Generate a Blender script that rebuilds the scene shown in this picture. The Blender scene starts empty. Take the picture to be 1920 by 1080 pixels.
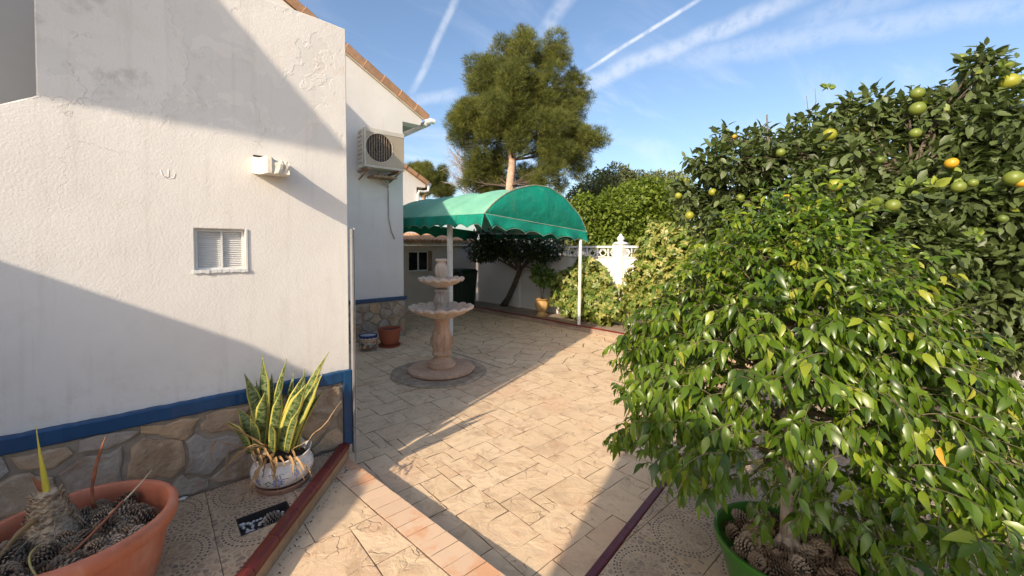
import bpy, bmesh, math, random
import numpy as np
from mathutils import Vector, Matrix, noise
from mathutils.geometry import tessellate_polygon
random.seed(7)
RNG = np.random.default_rng(11)
SC = bpy.context.scene
COL = SC.collection
# ------------------------------------------------------------------ camera, world, sun, exposure
HEAD = math.radians(48.4); PITCH = math.radians(1.6)
CAM = Vector((0, 0, 1.7))
FW = Vector((math.cos(HEAD)*math.cos(PITCH), math.sin(HEAD)*math.cos(PITCH), -math.sin(PITCH)))
RT = Vector((math.sin(HEAD), -math.cos(HEAD), 0)); UP = RT.cross(FW)
FOC, PCX, PCY = 760.0, 960.0, 486.0
def at(px, py, d):
    "world point seen at a photo pixel, d metres along the view axis"
    return CAM + (FW + RT*((px-PCX)/FOC) - UP*((py-PCY)/FOC))*d
cd = bpy.data.cameras.new('camera'); cam = bpy.data.objects.new('camera', cd); COL.objects.link(cam)
cd.sensor_width = 36; cd.lens = 36*FOC/1920; cd.shift_y = (PCY-540)/1920; cd.clip_start = .05; cd.clip_end = 2000
cam.matrix_world = Matrix((( RT.x, UP.x, -FW.x, CAM.x), (RT.y, UP.y, -FW.y, CAM.y), (RT.z, UP.z, -FW.z, CAM.z), (0, 0, 0, 1)))
SC.camera = cam
SUNV = Vector((1, .34, -.55)).normalized()
sd = bpy.data.lights.new('sun', 'SUN'); sd.energy = 3.6; sd.angle = math.radians(.7); sd.color = (1, .85, .66)
so = bpy.data.objects.new('sun', sd); COL.objects.link(so); so.rotation_euler = SUNV.to_track_quat('-Z', 'Y').to_euler()
SC.view_settings.view_transform = 'Standard'; SC.view_settings.look = 'None'
SC.view_settings.exposure = .73; SC.view_settings.gamma = 1
W = bpy.data.worlds.new('World'); SC.world = W; W.use_nodes = True
SKY_STRENGTH = .15

class NT:
    def __init__(s, tree): s.t = tree; s.t.nodes.clear()
    def n(s, typ, ins=None, **kw):
        nd = s.t.nodes.new(typ)
        for k, v in kw.items(): setattr(nd, k, v)
        for k, v in (ins or {}).items():
            if hasattr(v, 'is_output') or hasattr(v, 'node'): s.t.links.new(v, nd.inputs[k])
            else: nd.inputs[k].default_value = v
        return nd
    def m(s, op, a, b=0.0, c=0.0, clamp=False):
        nd = s.t.nodes.new('ShaderNodeMath'); nd.operation = op; nd.use_clamp = clamp
        for i, v in enumerate((a, b, c)):
            if hasattr(v, 'node'): s.t.links.new(v, nd.inputs[i])
            else: nd.inputs[i].default_value = v
        return nd.outputs[0]
    def vm(s, op, a, b=None, out=0):
        nd = s.t.nodes.new('ShaderNodeVectorMath'); nd.operation = op
        for i, v in enumerate((a, b)):
            if v is None: continue
            if hasattr(v, 'node'): s.t.links.new(v, nd.inputs[i])
            else: nd.inputs[i].default_value = v
        return nd.outputs[out]
    def rng(s, v, a, b, c=0.0, d=1.0, smooth=True):
        nd = s.n('ShaderNodeMapRange', {0: v, 1: a, 2: b, 3: c, 4: d}); nd.clamp = True
        if smooth: nd.interpolation_type = 'SMOOTHSTEP'
        return nd.outputs[0]
    def mix(s, f, a, b, mode='MIX'):
        nd = s.t.nodes.new('ShaderNodeMix'); nd.data_type = 'RGBA'; nd.blend_type = mode
        for i, v in ((0, f), (6, a), (7, b)):
            if hasattr(v, 'node'): s.t.links.new(v, nd.inputs[i])
            else: nd.inputs[i].default_value = v if i == 0 else (*v, 1)
        return nd.outputs[2]
    def noise(s, vec, scale, detail=3, rough=.5, dist=0.0, out=0):
        return s.n('ShaderNodeTexNoise', {'Vector': vec, 'Scale': scale, 'Detail': detail, 'Roughness': rough, 'Distortion': dist}).outputs[out]
    def ramp(s, f, stops):
        nd = s.t.nodes.new('ShaderNodeValToRGB'); s.t.links.new(f, nd.inputs[0])
        e = nd.color_ramp.elements
        while len(e) < len(stops): e.new(.5)
        for x, (p, c) in zip(e, stops): x.position = p; x.color = (*c, 1)
        return nd.outputs[0]

def build_world():
    q = NT(W.node_tree)
    sk = q.n('ShaderNodeTexSky', sky_type='NISHITA', sun_disc=False, sun_elevation=math.asin(-SUNV.z),
             sun_rotation=math.atan2(-SUNV.x, -SUNV.y), altitude=50, air_density=1.0, dust_density=2.4, ozone_density=2.0)
    d = q.n('ShaderNodeTexCoord').outputs['Generated']
    d = q.vm('NORMALIZE', d)
    wob = q.noise(d, 9, 4, .6); fine = q.noise(d, 45, 4, .65)
    tot = None
    # vapour trails, each a great-circle streak over the garden: (start, end, half width, strength)
    for (a, b, w, k, w2) in (((868,-30),(768,185),.010,.32,.75), ((1100,-60),(1010,75),.020,.24,.8), ((1330,-14),(1085,141),.0052,.62,.8),
                         ((1560,-30),(1060,175),.022,.36,.8), ((2100,-20),(1240,115),.026,.22,.85), ((1750,-40),(1480,60),.03,.16,.8), ((870,172),(740,198),.016,.25,.8)):
        A = (at(*a, 1)-CAM).normalized(); B = (at(*b, 1)-CAM).normalized()
        n = A.cross(B).normalized(); mid = (A+B).normalized(); t = n.cross(mid); half = math.acos(max(-1, min(1, A.dot(B))))/2
        off = q.m('ADD', q.vm('DOT_PRODUCT', d, tuple(n), 1), q.m('MULTIPLY', q.m('SUBTRACT', wob, .5), w*1.3))
        band = q.m('SUBTRACT', 1.0, q.rng(q.m('ABSOLUTE', off), w*.15, w*1.15))
        al = q.m('ABSOLUTE', q.vm('DOT_PRODUCT', d, tuple(t), 1))
        band = q.m('MULTIPLY', band, q.m('SUBTRACT', 1.0, q.rng(al, half*.55, half*1.12)))
        band = q.m('MULTIPLY', band, q.m('GREATER_THAN', q.vm('DOT_PRODUCT', d, tuple(mid), 1), 0.0))
        band = q.m('MULTIPLY', band, q.rng(fine, .15, .62, 1-w2, 1.0))
        band = q.m('MULTIPLY', band, k)
        tot = band if tot is None else q.m('MAXIMUM', tot, band)
    # thin cirrus veil, thicker low down
    sep = q.n('ShaderNodeSeparateXYZ', {0: d}); z = sep.outputs[2]
    pl = q.n('ShaderNodeCombineXYZ', {0: q.m('DIVIDE', sep.outputs[0], q.m('ADD', q.m('MAXIMUM', z, 0.0), .22)), 1: q.m('DIVIDE', sep.outputs[1], q.m('ADD', q.m('MAXIMUM', z, 0.0), .22)), 2: 0.0}).outputs[0]
    mp = q.n('ShaderNodeMapping', {0: pl, 2: (0, 0, .5), 3: (.8, 2.4, 1)}).outputs[0]
    ci = q.rng(q.noise(mp, 1.5, 7, .62, .6), .46, .78)
    low = q.m('SUBTRACT', 1.0, q.rng(z, .05, .55))
    ci = q.m('MULTIPLY', ci, q.m('ADD', q.m('MULTIPLY', low, .34), .14))
    tot = q.m('ADD', tot, q.m('MULTIPLY', ci, q.m('SUBTRACT', 1.0, tot)))
    skc = q.n("ShaderNodeHueSaturation", {"Saturation": 1.06, 'Color': sk.outputs[0], 'Value': 1.0}).outputs[0]
    skc = q.mix(1.0, skc, (.965, .93, .91), 'MULTIPLY')
    col = q.mix(tot, skc, (4.9, 4.9, 5.0))
    bg = q.n('ShaderNodeBackground', {0: col, 1: SKY_STRENGTH})
    out = q.n('ShaderNodeOutputWorld', {0: bg.outputs[0]})
build_world()

# ------------------------------------------------------------------ helpers: materials
MATS = {}
def mat(name, fn):
    if name in MATS: return MATS[name]
    m = bpy.data.materials.new(name); m.use_nodes = True
    q = NT(m.node_tree); out = q.n('ShaderNodeOutputMaterial')
    sh = fn(q); q.t.links.new(sh, out.inputs[0]); MATS[name] = m
    return m
def bsdf(q, col, rough=.6, bump=None, bstr=.5, bdist=.005, metal=0.0, spec=.5, coat=0.0, trans=0.0, tcol=None):
    ins = {'Base Color': col if hasattr(col, 'node') else (*col, 1), 'Roughness': rough, 'Metallic': metal, 'Specular IOR Level': spec, 'Coat Weight': coat}
    p = q.n('ShaderNodeBsdfPrincipled', ins)
    if bump is not None:
        b = q.n('ShaderNodeBump', {'Height': bump, 'Strength': bstr, 'Distance': bdist}); q.t.links.new(b.outputs[0], p.inputs['Normal'])
    if trans:
        t = q.n('ShaderNodeBsdfTranslucent', {0: tcol if hasattr(tcol, 'node') else (*tcol, 1)})
        return q.n('ShaderNodeMixShader', {0: trans, 1: p.outputs[0], 2: t.outputs[0]}).outputs[0]
    return p.outputs[0]
def obj_co(q): return q.n('ShaderNodeTexCoord').outputs['Object']
def rnd(q): return q.n('ShaderNodeObjectInfo').outputs['Random']
def rco(q, k=13.0):
    "object coordinates shifted per object so that pieces do not repeat"
    return q.vm('ADD', obj_co(q), q.n('ShaderNodeCombineXYZ', {0: q.m('MULTIPLY', rnd(q), k), 1: q.m('MULTIPLY', rnd(q), k*1.7), 2: 0.0}).outputs[0])
def scal(q, v, s): return q.vm('MULTIPLY', v, s)

def m_stucco(near):
    def f(q):
        c = obj_co(q); z = q.n('ShaderNodeSeparateXYZ', {0: c}).outputs[2]; x = q.n('ShaderNodeSeparateXYZ', {0: c}).outputs[0]
        big = q.noise(c, 1.3, 4, .6); mid = q.noise(c, 7, 5, .65)
        col = q.mix(q.rng(big, .3, .7), (.775, .745, .695), (.72, .685, .635))
        col = q.mix(q.m('MULTIPLY', q.rng(mid, .5, .8), .35), col, (.66, .60, .52))
        if near:
            # knobbly sprayed render
            v = q.n('ShaderNodeTexVoronoi', {'Vector': q.vm('ADD', c, scal(q, q.noise(c, 30, 2, .5, 0, 1), (.02,)*3)), 'Scale': 84.0}, feature='SMOOTH_F1').outputs[0]
            kn = q.m('SUBTRACT', 1.0, v)
            h = q.m('ADD', q.m('MULTIPLY', kn, .55), q.m('MULTIPLY', q.noise(c, 110, 2, .5), .45))
            h = q.m('ADD', h, q.m('MULTIPLY', q.noise(c, 9, 3, .5), .9))
            # the upper part: flatter patches where the render has peeled, and hair cracks
            up = q.rng(z, 2.25, 2.55)
            pn = q.noise(c, 2.3, 5, .62, .35)
            flat = q.m('MULTIPLY', q.rng(pn, .50, .53), up)
            step = q.m('MULTIPLY', flat, -.18)
            h = q.m('ADD', q.m('MULTIPLY', h, q.rng(flat, 0, 1, 1.0, .45)), step)
            col = q.mix(q.m('MULTIPLY', flat, .55), col, (.66, .65, .61))
            dc = q.vm('ADD', c, scal(q, q.noise(c, 3.5, 5, .6, 0, 1), (.5,)*3))
            e = q.n('ShaderNodeTexVoronoi', {'Vector': dc, 'Scale': 1.9}, feature='DISTANCE_TO_EDGE').outputs[0]
            cr = q.m('SUBTRACT', 1.0, q.rng(e, .001, .0045))
            cm = q.m('MULTIPLY', cr, q.m('MULTIPLY', q.rng(q.noise(c, 2.1, 2), .56, .64), q.rng(z, 1.6, 2.5, .0, 1.0)))
            h = q.m('SUBTRACT', h, q.m('MULTIPLY', cm, .9))
            col = q.mix(q.m('MULTIPLY', cm, .35), col, (.30, .27, .23))
            gr = q.m('MULTIPLY', q.rng(q.noise(c, 5, 6, .72), .52, .72), q.m('MULTIPLY', up, q.m('SUBTRACT', 1.0, q.rng(x, -.2, .9))))
            col = q.mix(q.m('MULTIPLY', gr, .45), col, (.33, .31, .28))
            drip = q.noise(scal(q, c, (7, 1, .45)), 2.4, 4, .6)
            col = q.mix(q.m('MULTIPLY', q.rng(drip, .54, .72), .16), col, (.50, .45, .38))
            splash = q.m('MULTIPLY', q.m('SUBTRACT', 1.0, q.rng(z, .80, 1.15)), q.rng(q.noise(c, 11, 5, .7), .48, .66))
            col = q.mix(q.m('MULTIPLY', splash, .22), col, (.46, .38, .29))
            # rust-coloured run below the broken stub and damp spots by the corner
            st = q.m('MULTIPLY', q.rng(q.noise(c, 6, 4, .6), .48, .68), q.rng(x, .75, 1.08))
            col = q.mix(q.m('MULTIPLY', st, q.m('MULTIPLY', up, .4)), col, (.62, .48, .33))
            return bsdf(q, col, .88, h, .8, .0019, spec=.25)
        h = q.m('ADD', q.m('MULTIPLY', q.noise(c, 70, 3, .6), .5), q.noise(c, 9, 3, .5))
        rs = q.noise(scal(q, c, (6, 6, .7)), 1.2, 4, .6)
        col = q.mix(q.m('MULTIPLY', q.rng(rs, .55, .8), .3), col, (.55, .52, .46))
        return bsdf(q, col, .88, h, .6, .004, spec=.25)
    return f
STUCCO = mat('rough white render', m_stucco(True))
STUCCO2 = mat('smooth white render', m_stucco(False))
def plain(name, c1, c2=None, rough=.6, scale=6, bscale=40, bstr=.3, bdist=.002, **kw):
    c2 = c2 or tuple(v*.72 for v in c1)
    def f(q):
        c = rco(q)
        col = q.mix(q.rng(q.noise(c, scale, 5, .62), .3, .72), c1, c2)
        return bsdf(q, col, rough, q.noise(c, bscale, 4, .6), bstr, bdist, **kw)
    return mat(name, f)
def piece_mat(name, stops, rough=.8, vein=None, bscale=30, bstr=.6, bdist=.004, dirt=(.25, .2, .15), dk=.5):
    "stone, slab or tile: per-piece tone, blotches, relief"
    def f(q):
        c = rco(q)
        base = q.ramp(rnd(q), stops)
        n1 = q.noise(c, 5, 6, .65, .4); n2 = q.noise(c, 17, 5, .7)
        col = q.mix(q.m('MULTIPLY', q.rng(n1, .42, .68), dk), base, dirt)
        col = q.mix(q.m('MULTIPLY', q.rng(n2, .5, .75), .35), col, vein or tuple(min(1, v*1.5) for v in stops[0][1]))
        h = q.m('ADD', q.noise(c, bscale, 5, .65), q.m('MULTIPLY', n1, 1.5))
        return bsdf(q, col, rough, h, bstr, bdist)
    return mat(name, f)
def m_slab(q):
    c = obj_co(q); r = rnd(q); cc = rco(q, 7)
    base = q.ramp(r, [(0, (.71, .51, .325)), (.35, (.76, .57, .37)), (.7, (.72, .53, .335)), (1, (.78, .59, .39))])
    n0 = q.noise(c, 1.1, 4, .6); n1 = q.noise(cc, 6, 6, .62, 1.2); n2 = q.noise(c, 2.8, 5, .65, .5)
    col = q.mix(q.m('MULTIPLY', q.rng(n1, .50, .66), .40), base, (.46, .28, .155))
    col = q.mix(q.m('MULTIPLY', q.rng(n2, .50, .66), .32), col, (.38, .26, .16))
    col = q.mix(q.m('MULTIPLY', q.rng(n0, .52, .66), .30), col, (.66, .36, .22))
    # lines of the hammered stamp
    vd = q.n('ShaderNodeTexVoronoi', {'Vector': q.vm('ADD', scal(q, cc, (1, 1, 0)), scal(q, q.noise(cc, 5, 3, .6, 0, 1), (.16,)*3)), 'Scale': 7.0}, feature='DISTANCE_TO_EDGE').outputs[0]
    cr = q.m('MULTIPLY', q.m('SUBTRACT', 1.0, q.rng(vd, .0, .035)), q.rng(q.noise(cc, 6, 2), .5, .62))
    col = q.mix(q.m('MULTIPLY', cr, .55), col, (.26, .16, .10))
    sp = q.rng(q.noise(c, 55, 4, .75), .60, .74)
    col = q.mix(q.m('MULTIPLY', q.m('MULTIPLY', sp, q.rng(q.noise(c, 2.2, 4, .6), .42, .6)), .75), col, (.25, .16, .095))
    h = q.m('ADD', q.m('MULTIPLY', q.noise(cc, 6, 5, .62, 1.2), 2.4), q.m('MULTIPLY', q.noise(c, 60, 4, .6), .35))
    h = q.m('SUBTRACT', h, q.m('MULTIPLY', cr, .5))
    return bsdf(q, col, .72, h, .75, .006, spec=.35)
SLAB = mat('stamped concrete', m_slab)
def m_nosing(q):
    c = obj_co(q); r = rnd(q)
    base = q.ramp(r, [(0, (.66, .46, .31)), (.5, (.72, .52, .35)), (1, (.68, .48, .32))])
    col = q.mix(q.m('MULTIPLY', q.rng(q.noise(c, 3.6, 5, .65), .47, .62), .75), base, (.66, .32, .16))
    h = q.m('ADD', q.noise(c, 12, 5, .6), q.m('MULTIPLY', q.noise(c, 60, 3), .3))
    return bsdf(q, col, .7, h, .5, .004)
NOSING = mat('stained stamped concrete', m_nosing)
GROUT = plain('dark joint', (.27, .18, .115), (.13, .085, .055), .95, 9)
NOSJ = plain('brown joint', (.40, .26, .17), (.24, .15, .09), .9, 20)
GROUTW = plain('wall mortar', (.33, .275, .21), (.22, .18, .135), .95, 9, 60, .8, .006)
STONE = piece_mat('flagstone', [(0, (.40, .28, .18)), (.2, (.43, .345, .24)), (.4, (.33, .30, .26)), (.6, (.48, .32, .18)), (.8, (.37, .355, .33)), (1, (.30, .245, .19))],
                  .72, (.60, .54, .45), 26, 1.0, .012, (.22, .14, .08), .8)
KERBTILE = piece_mat('oxblood glazed tile', [(0, (.13, .012, .010)), (1, (.18, .020, .016))], .38, (.20, .05, .035), 20, .15, .002, (.07, .012, .009), .5)
KERBTILE2 = piece_mat('plum glazed tile', [(0, (.10, .018, .024)), (1, (.13, .028, .035))], .4, (.26, .1, .1), 20, .15, .002, (.10, .02, .025), .5)
BLUE = plain('cobalt paint', (.005, .062, .165), (.005, .045, .12), .42, 5, 50, .4, .002)
WHITEM = plain('white lacquered metal', (.72, .72, .70), (.60, .59, .56), .35, 5)
GREYM = plain('grey aluminium', (.42, .42, .42), (.34, .34, .34), .4, 5)
DARK = plain('dark void', (.02, .02, .02), (.012, .012, .012), .6)
TERRA = piece_mat('orange terracotta plastic', [(0, (.52, .165, .085)), (1, (.52, .165, .085))], .52, (.60, .33, .23), 40, .2, .002, (.40, .13, .07), .5)
def m_planter(q):
    c = obj_co(q); z = q.n('ShaderNodeSeparateXYZ', {0: c}).outputs[2]
    col = q.mix(q.rng(q.noise(c, 7, 5, .65), .35, .7), (.53, .17, .09), (.44, .14, .075))
    dust = q.m('MULTIPLY', q.rng(q.noise(scal(q, c, (1, 1, .35)), 9, 6, .7), .50, .70), .38)
    col = q.mix(dust, col, (.60, .40, .30))
    scr = q.rng(q.noise(scal(q, c, (1, 1, 7)), 16, 5, .75), .66, .72)
    col = q.mix(q.m('MULTIPLY', scr, .4), col, (.30, .12, .07))
    return bsdf(q, col, q.m('ADD', .42, q.m('MULTIPLY', dust, .9)), q.noise(c, 50, 4, .6), .3, .002)
PLANTER = mat('weathered orange plastic', m_planter)
TERRA2 = piece_mat('red clay', [(0, (.34, .095, .045)), (1, (.34, .095, .045))], .75, (.42, .15, .08), 40, .3, .002, (.22, .06, .035), .5)
GREENPL = plain('green plastic pot', (.045, .17, .015), (.03, .12, .012), .35, 4, 60, .1)
SOIL = plain('dark soil', (.06, .042, .03), (.025, .018, .014), .95, 30, 60, 1, .02)
BARK = plain('grey bark', (.42, .34, .27), (.22, .165, .12), .85, 14, 30, .8, .01)
BARKD = plain('dark bark', (.13, .095, .07), (.06, .045, .032), .9, 12, 30, .8, .01)
BARKP = plain('pale pink pine bark', (.55, .38, .28), (.33, .22, .16), .9, 5, 9, .8, .03)
TWIG = plain('brown twig', (.22, .15, .09), (.13, .09, .055), .85, 20)
def m_tile(q):
    "terrazzo patio tile: rings of dashes and pebble chips printed in the cement"
    g = q.n('ShaderNodeAttribute', attribute_name='tileuv').outputs['Vector']; r = rnd(q)
    oc = obj_co(q)
    s = q.n('ShaderNodeSeparateXYZ', {0: g}); u = q.m('SUBTRACT', s.outputs[0], .5); v = q.m('SUBTRACT', s.outputs[1], .5)
    rad = q.m('SQRT', q.m('ADD', q.m('MULTIPLY', u, u), q.m('MULTIPLY', v, v)))
    ang = q.m('ARCTAN2', v, u)
    pc = q.n('ShaderNodeCombineXYZ', {0: q.m('MULTIPLY', ang, 4.6), 1: q.m('MULTIPLY', rad, 11.0), 2: q.m('MULTIPLY', r, 9.0)}).outputs[0]
    ch = q.n('ShaderNodeTexVoronoi', {'Vector': pc, 'Scale': 1.0, 'Randomness': .8}, feature='DISTANCE_TO_EDGE').outputs[0]
    cid = q.n('ShaderNodeTexVoronoi', {'Vector': pc, 'Scale': 1.0, 'Randomness': .8}).outputs['Color']
    xy = q.n('ShaderNodeTexVoronoi', {'Vector': scal(q, oc, (1, 1, 0)), 'Scale': 30.0}, feature='DISTANCE_TO_EDGE').outputs[0]
    xid = q.n('ShaderNodeTexVoronoi', {'Vector': scal(q, oc, (1, 1, 0)), 'Scale': 30.0}).outputs['Color']
    inside = q.m('LESS_THAN', rad, .47)
    chip = q.m('ADD', q.m('MULTIPLY', inside, q.rng(ch, .07, .12)), q.m('MULTIPLY', q.m('SUBTRACT', 1.0, inside), q.rng(xy, .07, .13)))
    cidm = q.mix(inside, xid, cid)
    tone = q.n('ShaderNodeSeparateColor', {0: cidm}).outputs[0]
    chipc = q.ramp(tone, [(0, (.46, .33, .21)), (.40, (.38, .27, .17)), (.62, (.22, .17, .125)), (.72, (.44, .32, .2)), (.9, (.30, .22, .15)), (1, (.11, .10, .095))])
    chipc = q.mix(.05, chipc, (.36, .26, .17))
    cement = q.mix(q.rng(q.noise(oc, 4, 5, .6), .35, .7), (.56, .42, .285), (.45, .33, .22))
    col = q.mix(q.m('MULTIPLY', chip, .95), cement, chipc)
    for rr in (.36, .435):
        ring = q.m('SUBTRACT', 1.0, q.rng(q.m('ABSOLUTE', q.m('SUBTRACT', rad, rr)), .010, .016))
        dash = q.rng(q.m('SINE', q.m('MULTIPLY', ang, 44.0)), -.35, 0.0)
        col = q.mix(q.m('MULTIPLY', q.m('SUBTRACT', 1.0, q.rng(q.m('ABSOLUTE', q.m('SUBTRACT', rad, rr)), .024, .028)), .95), col, cement)
        col = q.mix(q.m('MULTIPLY', q.m('MULTIPLY', ring, dash), .95), col, (.07, .058, .05))
    col = q.mix(q.m('MULTIPLY', q.rng(q.noise(oc, 2.5, 5, .65), .48, .75), .4), col, (.26, .18, .12))
    h = q.m('ADD', q.m('MULTIPLY', chip, .5), q.noise(oc, 50, 3))
    return bsdf(q, col, .6, h, .35, .002)
PATIOTILE = mat('terrazzo patio tile', m_tile)
def leaf_mat(name, stops, rough=.4, trans=.28, tboost=1.5, spec=.5, across=None):
    def f(q):
        a = q.n('ShaderNodeAttribute', attribute_name='tint').outputs['Fac']
        col = q.ramp(a, stops)
        col = q.mix(q.m('MULTIPLY', q.noise(obj_co(q), 60, 2), .35), col, stops[0][1])
        t = scal(q, col, (tboost, tboost*1.05, tboost*.5))
        return bsdf(q, col, rough, None, trans=trans, tcol=t, spec=spec)
    return mat(name, f)
FICUS = leaf_mat('ficus leaf', [(0, (.030, .062, .005)), (.35, (.080, .145, .010)), (.75, (.175, .265, .018)), (.93, (.32, .38, .03)), (1, (.42, .40, .05))], .33, .30, 1.7)
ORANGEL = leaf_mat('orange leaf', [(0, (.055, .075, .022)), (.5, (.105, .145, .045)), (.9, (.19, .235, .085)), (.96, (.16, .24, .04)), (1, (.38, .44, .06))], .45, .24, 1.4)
CROTON = leaf_mat('variegated leaf', [(0, (.06, .12, .02)), (.4, (.16, .24, .04)), (.7, (.36, .37, .09)), (1, (.58, .48, .17))], .4, .3, 1.3)
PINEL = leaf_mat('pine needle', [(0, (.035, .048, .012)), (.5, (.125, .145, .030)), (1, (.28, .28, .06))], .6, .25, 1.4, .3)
BRIGHT = leaf_mat('mulberry leaf', [(0, (.07, .11, .015)), (.5, (.17, .225, .030)), (1, (.30, .35, .055))], .5, .35, 1.6, .3)
OLIVEL = leaf_mat('grey green leaf', [(0, (.09, .11, .05)), (.5, (.20, .22, .10)), (1, (.32, .33, .16))], .6, .35, 1.3, .3)
DRYL = leaf_mat('dry leaf', [(0, (.25, .14, .06)), (.6, (.48, .30, .14)), (1, (.66, .48, .27))], .8, .25, 1.1, .2)
PALEL = leaf_mat('pale curled leaf', [(0, (.20, .26, .09)), (.6, (.42, .44, .20)), (1, (.62, .60, .34))], .6, .3, 1.1, .3)

# ------------------------------------------------------------------ helpers: objects and meshes
def tag(o, label=None, cat=None, group=None, kind=None):
    if label: o['label'] = label
    if cat: o['category'] = cat
    if group: o['group'] = group
    if kind: o['kind'] = kind
    return o
def thing(name, label, cat, loc=(0, 0, 0), group=None):
    o = bpy.data.objects.new(name, None); COL.objects.link(o); o.location = loc; o.empty_display_size = .1
    return tag(o, label, cat, group)
def link(name, me, m=None, parent=None, smooth=False):
    o = bpy.data.objects.new(name, me); COL.objects.link(o)
    if m is not None and not me.materials: me.materials.append(m)
    if parent is not None:
        o.parent = parent; base = parent
        P = Vector((0, 0, 0))
        while base is not None: P += base.location; base = base.parent
        o.location = -P                     # meshes are written in world coordinates
    if smooth: me.shade_smooth()
    return o
class MB:
    def __init__(s): s.v = []; s.f = []
    def add(s, vs, fs):
        k = len(s.v); s.v += [tuple(v) for v in vs]; s.f += [tuple(i+k for i in f) for f in fs]; return s
    def box(s, a, b):
        (x0, y0, z0), (x1, y1, z1) = a, b
        return s.add([(x0,y0,z0),(x1,y0,z0),(x1,y1,z0),(x0,y1,z0),(x0,y0,z1),(x1,y0,z1),(x1,y1,z1),(x0,y1,z1)],
                     [(0,3,2,1),(4,5,6,7),(0,1,5,4),(1,2,6,5),(2,3,7,6),(3,0,4,7)])
    def beam(s, p, q, w, h, up=(0, 0, 1)):
        p, q = Vector(p), Vector(q); d = (q-p).normalized(); sd = d.cross(Vector(up)).normalized(); u = sd.cross(d)
        vs = [b + sd*i*w/2 + u*j*h/2 for b in (p, q) for (i, j) in ((-1,-1),(1,-1),(1,1),(-1,1))]
        return s.add(vs, [(0,1,2,3),(7,6,5,4),(0,4,5,1),(1,5,6,2),(2,6,7,3),(3,7,4,0)])
    def tube(s, pts, rad, n=8, cap=True):
        pts = [Vector(p) for p in pts]; N = len(pts)
        rad = [rad]*N if not hasattr(rad, '__len__') else rad
        prev = None; k = len(s.v)
        for i, p in enumerate(pts):
            d = (pts[min(i+1, N-1)] - pts[max(i-1, 0)])
            d = d.normalized() if d.length > 1e-9 else Vector((0, 0, 1))
            if prev is None: a = d.orthogonal().normalized()
            else:
                a = prev - d*prev.dot(d); a = a.normalized() if a.length > 1e-6 else d.orthogonal().normalized()
            prev = a; b = d.cross(a)
            for j in range(n):
                t = 2*math.pi*j/n; s.v.append(tuple(p + (a*math.cos(t) + b*math.sin(t))*rad[i]))
        for i in range(N-1):
            for j in range(n):
                s.f.append((k+i*n+j, k+i*n+(j+1) % n, k+(i+1)*n+(j+1) % n, k+(i+1)*n+j))
        if cap: s.f.append(tuple(k+j for j in range(n))[::-1]); s.f.append(tuple(k+(N-1)*n+j for j in range(n)))
        return s
    def lathe(s, prof, c=(0, 0, 0), n=48, mod=None, cap=True):
        "prof: (radius, z) list; mod(i, angle) gives (radius factor, z shift)"
        k = len(s.v)
        for i, (r, z) in enumerate(prof):
            for j in range(n):
                t = 2*math.pi*j/n; fr, dz = mod(i, t) if mod else (1, 0)
                s.v.append((c[0]+r*fr*math.cos(t), c[1]+r*fr*math.sin(t), c[2]+z+dz))
        for i in range(len(prof)-1):
            for j in range(n): s.f.append((k+i*n+j, k+i*n+(j+1) % n, k+(i+1)*n+(j+1) % n, k+(i+1)*n+j))
        if cap: s.f.append(tuple(k+j for j in range(n))[::-1]); s.f.append(tuple(k+(len(prof)-1)*n+j for j in range(n)))
        return s
    def mesh(s, name):
        me = bpy.data.meshes.new(name); me.from_pydata(s.v, [], s.f); me.update(); return me
    def build(s, name, m, parent=None, smooth=False, bevel=0):
        o = link(name, s.mesh(name), m, parent, smooth)
        if bevel:
            b = o.modifiers.new('edge', 'BEVEL'); b.width = bevel; b.segments = 2; b.limit_method = 'ANGLE'; b.angle_limit = math.radians(40)
        if smooth == 'auto': o.data.shade_smooth(); o.data.set_sharp_from_angle(angle=math.radians(38))
        return o
def prism(poly, holes, f0, f1, conv):
    "extrude a 2-D outline with holes between depths f0 (front) and f1 (back); conv(a, b, depth) -> xyz"
    loops = [poly]+list(holes); flat = [p for l in loops for p in l]
    tris = tessellate_polygon([[Vector((a, b, 0)) for a, b in l] for l in loops]); n = len(flat)
    vs = [conv(a, b, f0) for a, b in flat] + [conv(a, b, f1) for a, b in flat]
    fs = [tuple(t) for t in tris] + [tuple(i+n for i in t)[::-1] for t in tris]
    k = 0
    for l in loops:
        m = len(l)
        for i in range(m): fs.append((k+i, k+(i+1) % m, k+(i+1) % m+n, k+i+n))
        k += m
    mb = MB().add(vs, fs); return mb
def fixn(o):
    bm = bmesh.new(); bm.from_mesh(o.data); bmesh.ops.recalc_face_normals(bm, faces=bm.faces); bm.to_mesh(o.data); bm.free(); return o
def xz(a, b, d): return (a, d, b)
def yz(a, b, d): return (d, a, b)
def xy(a, b, d): return (a, b, d)
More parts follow.
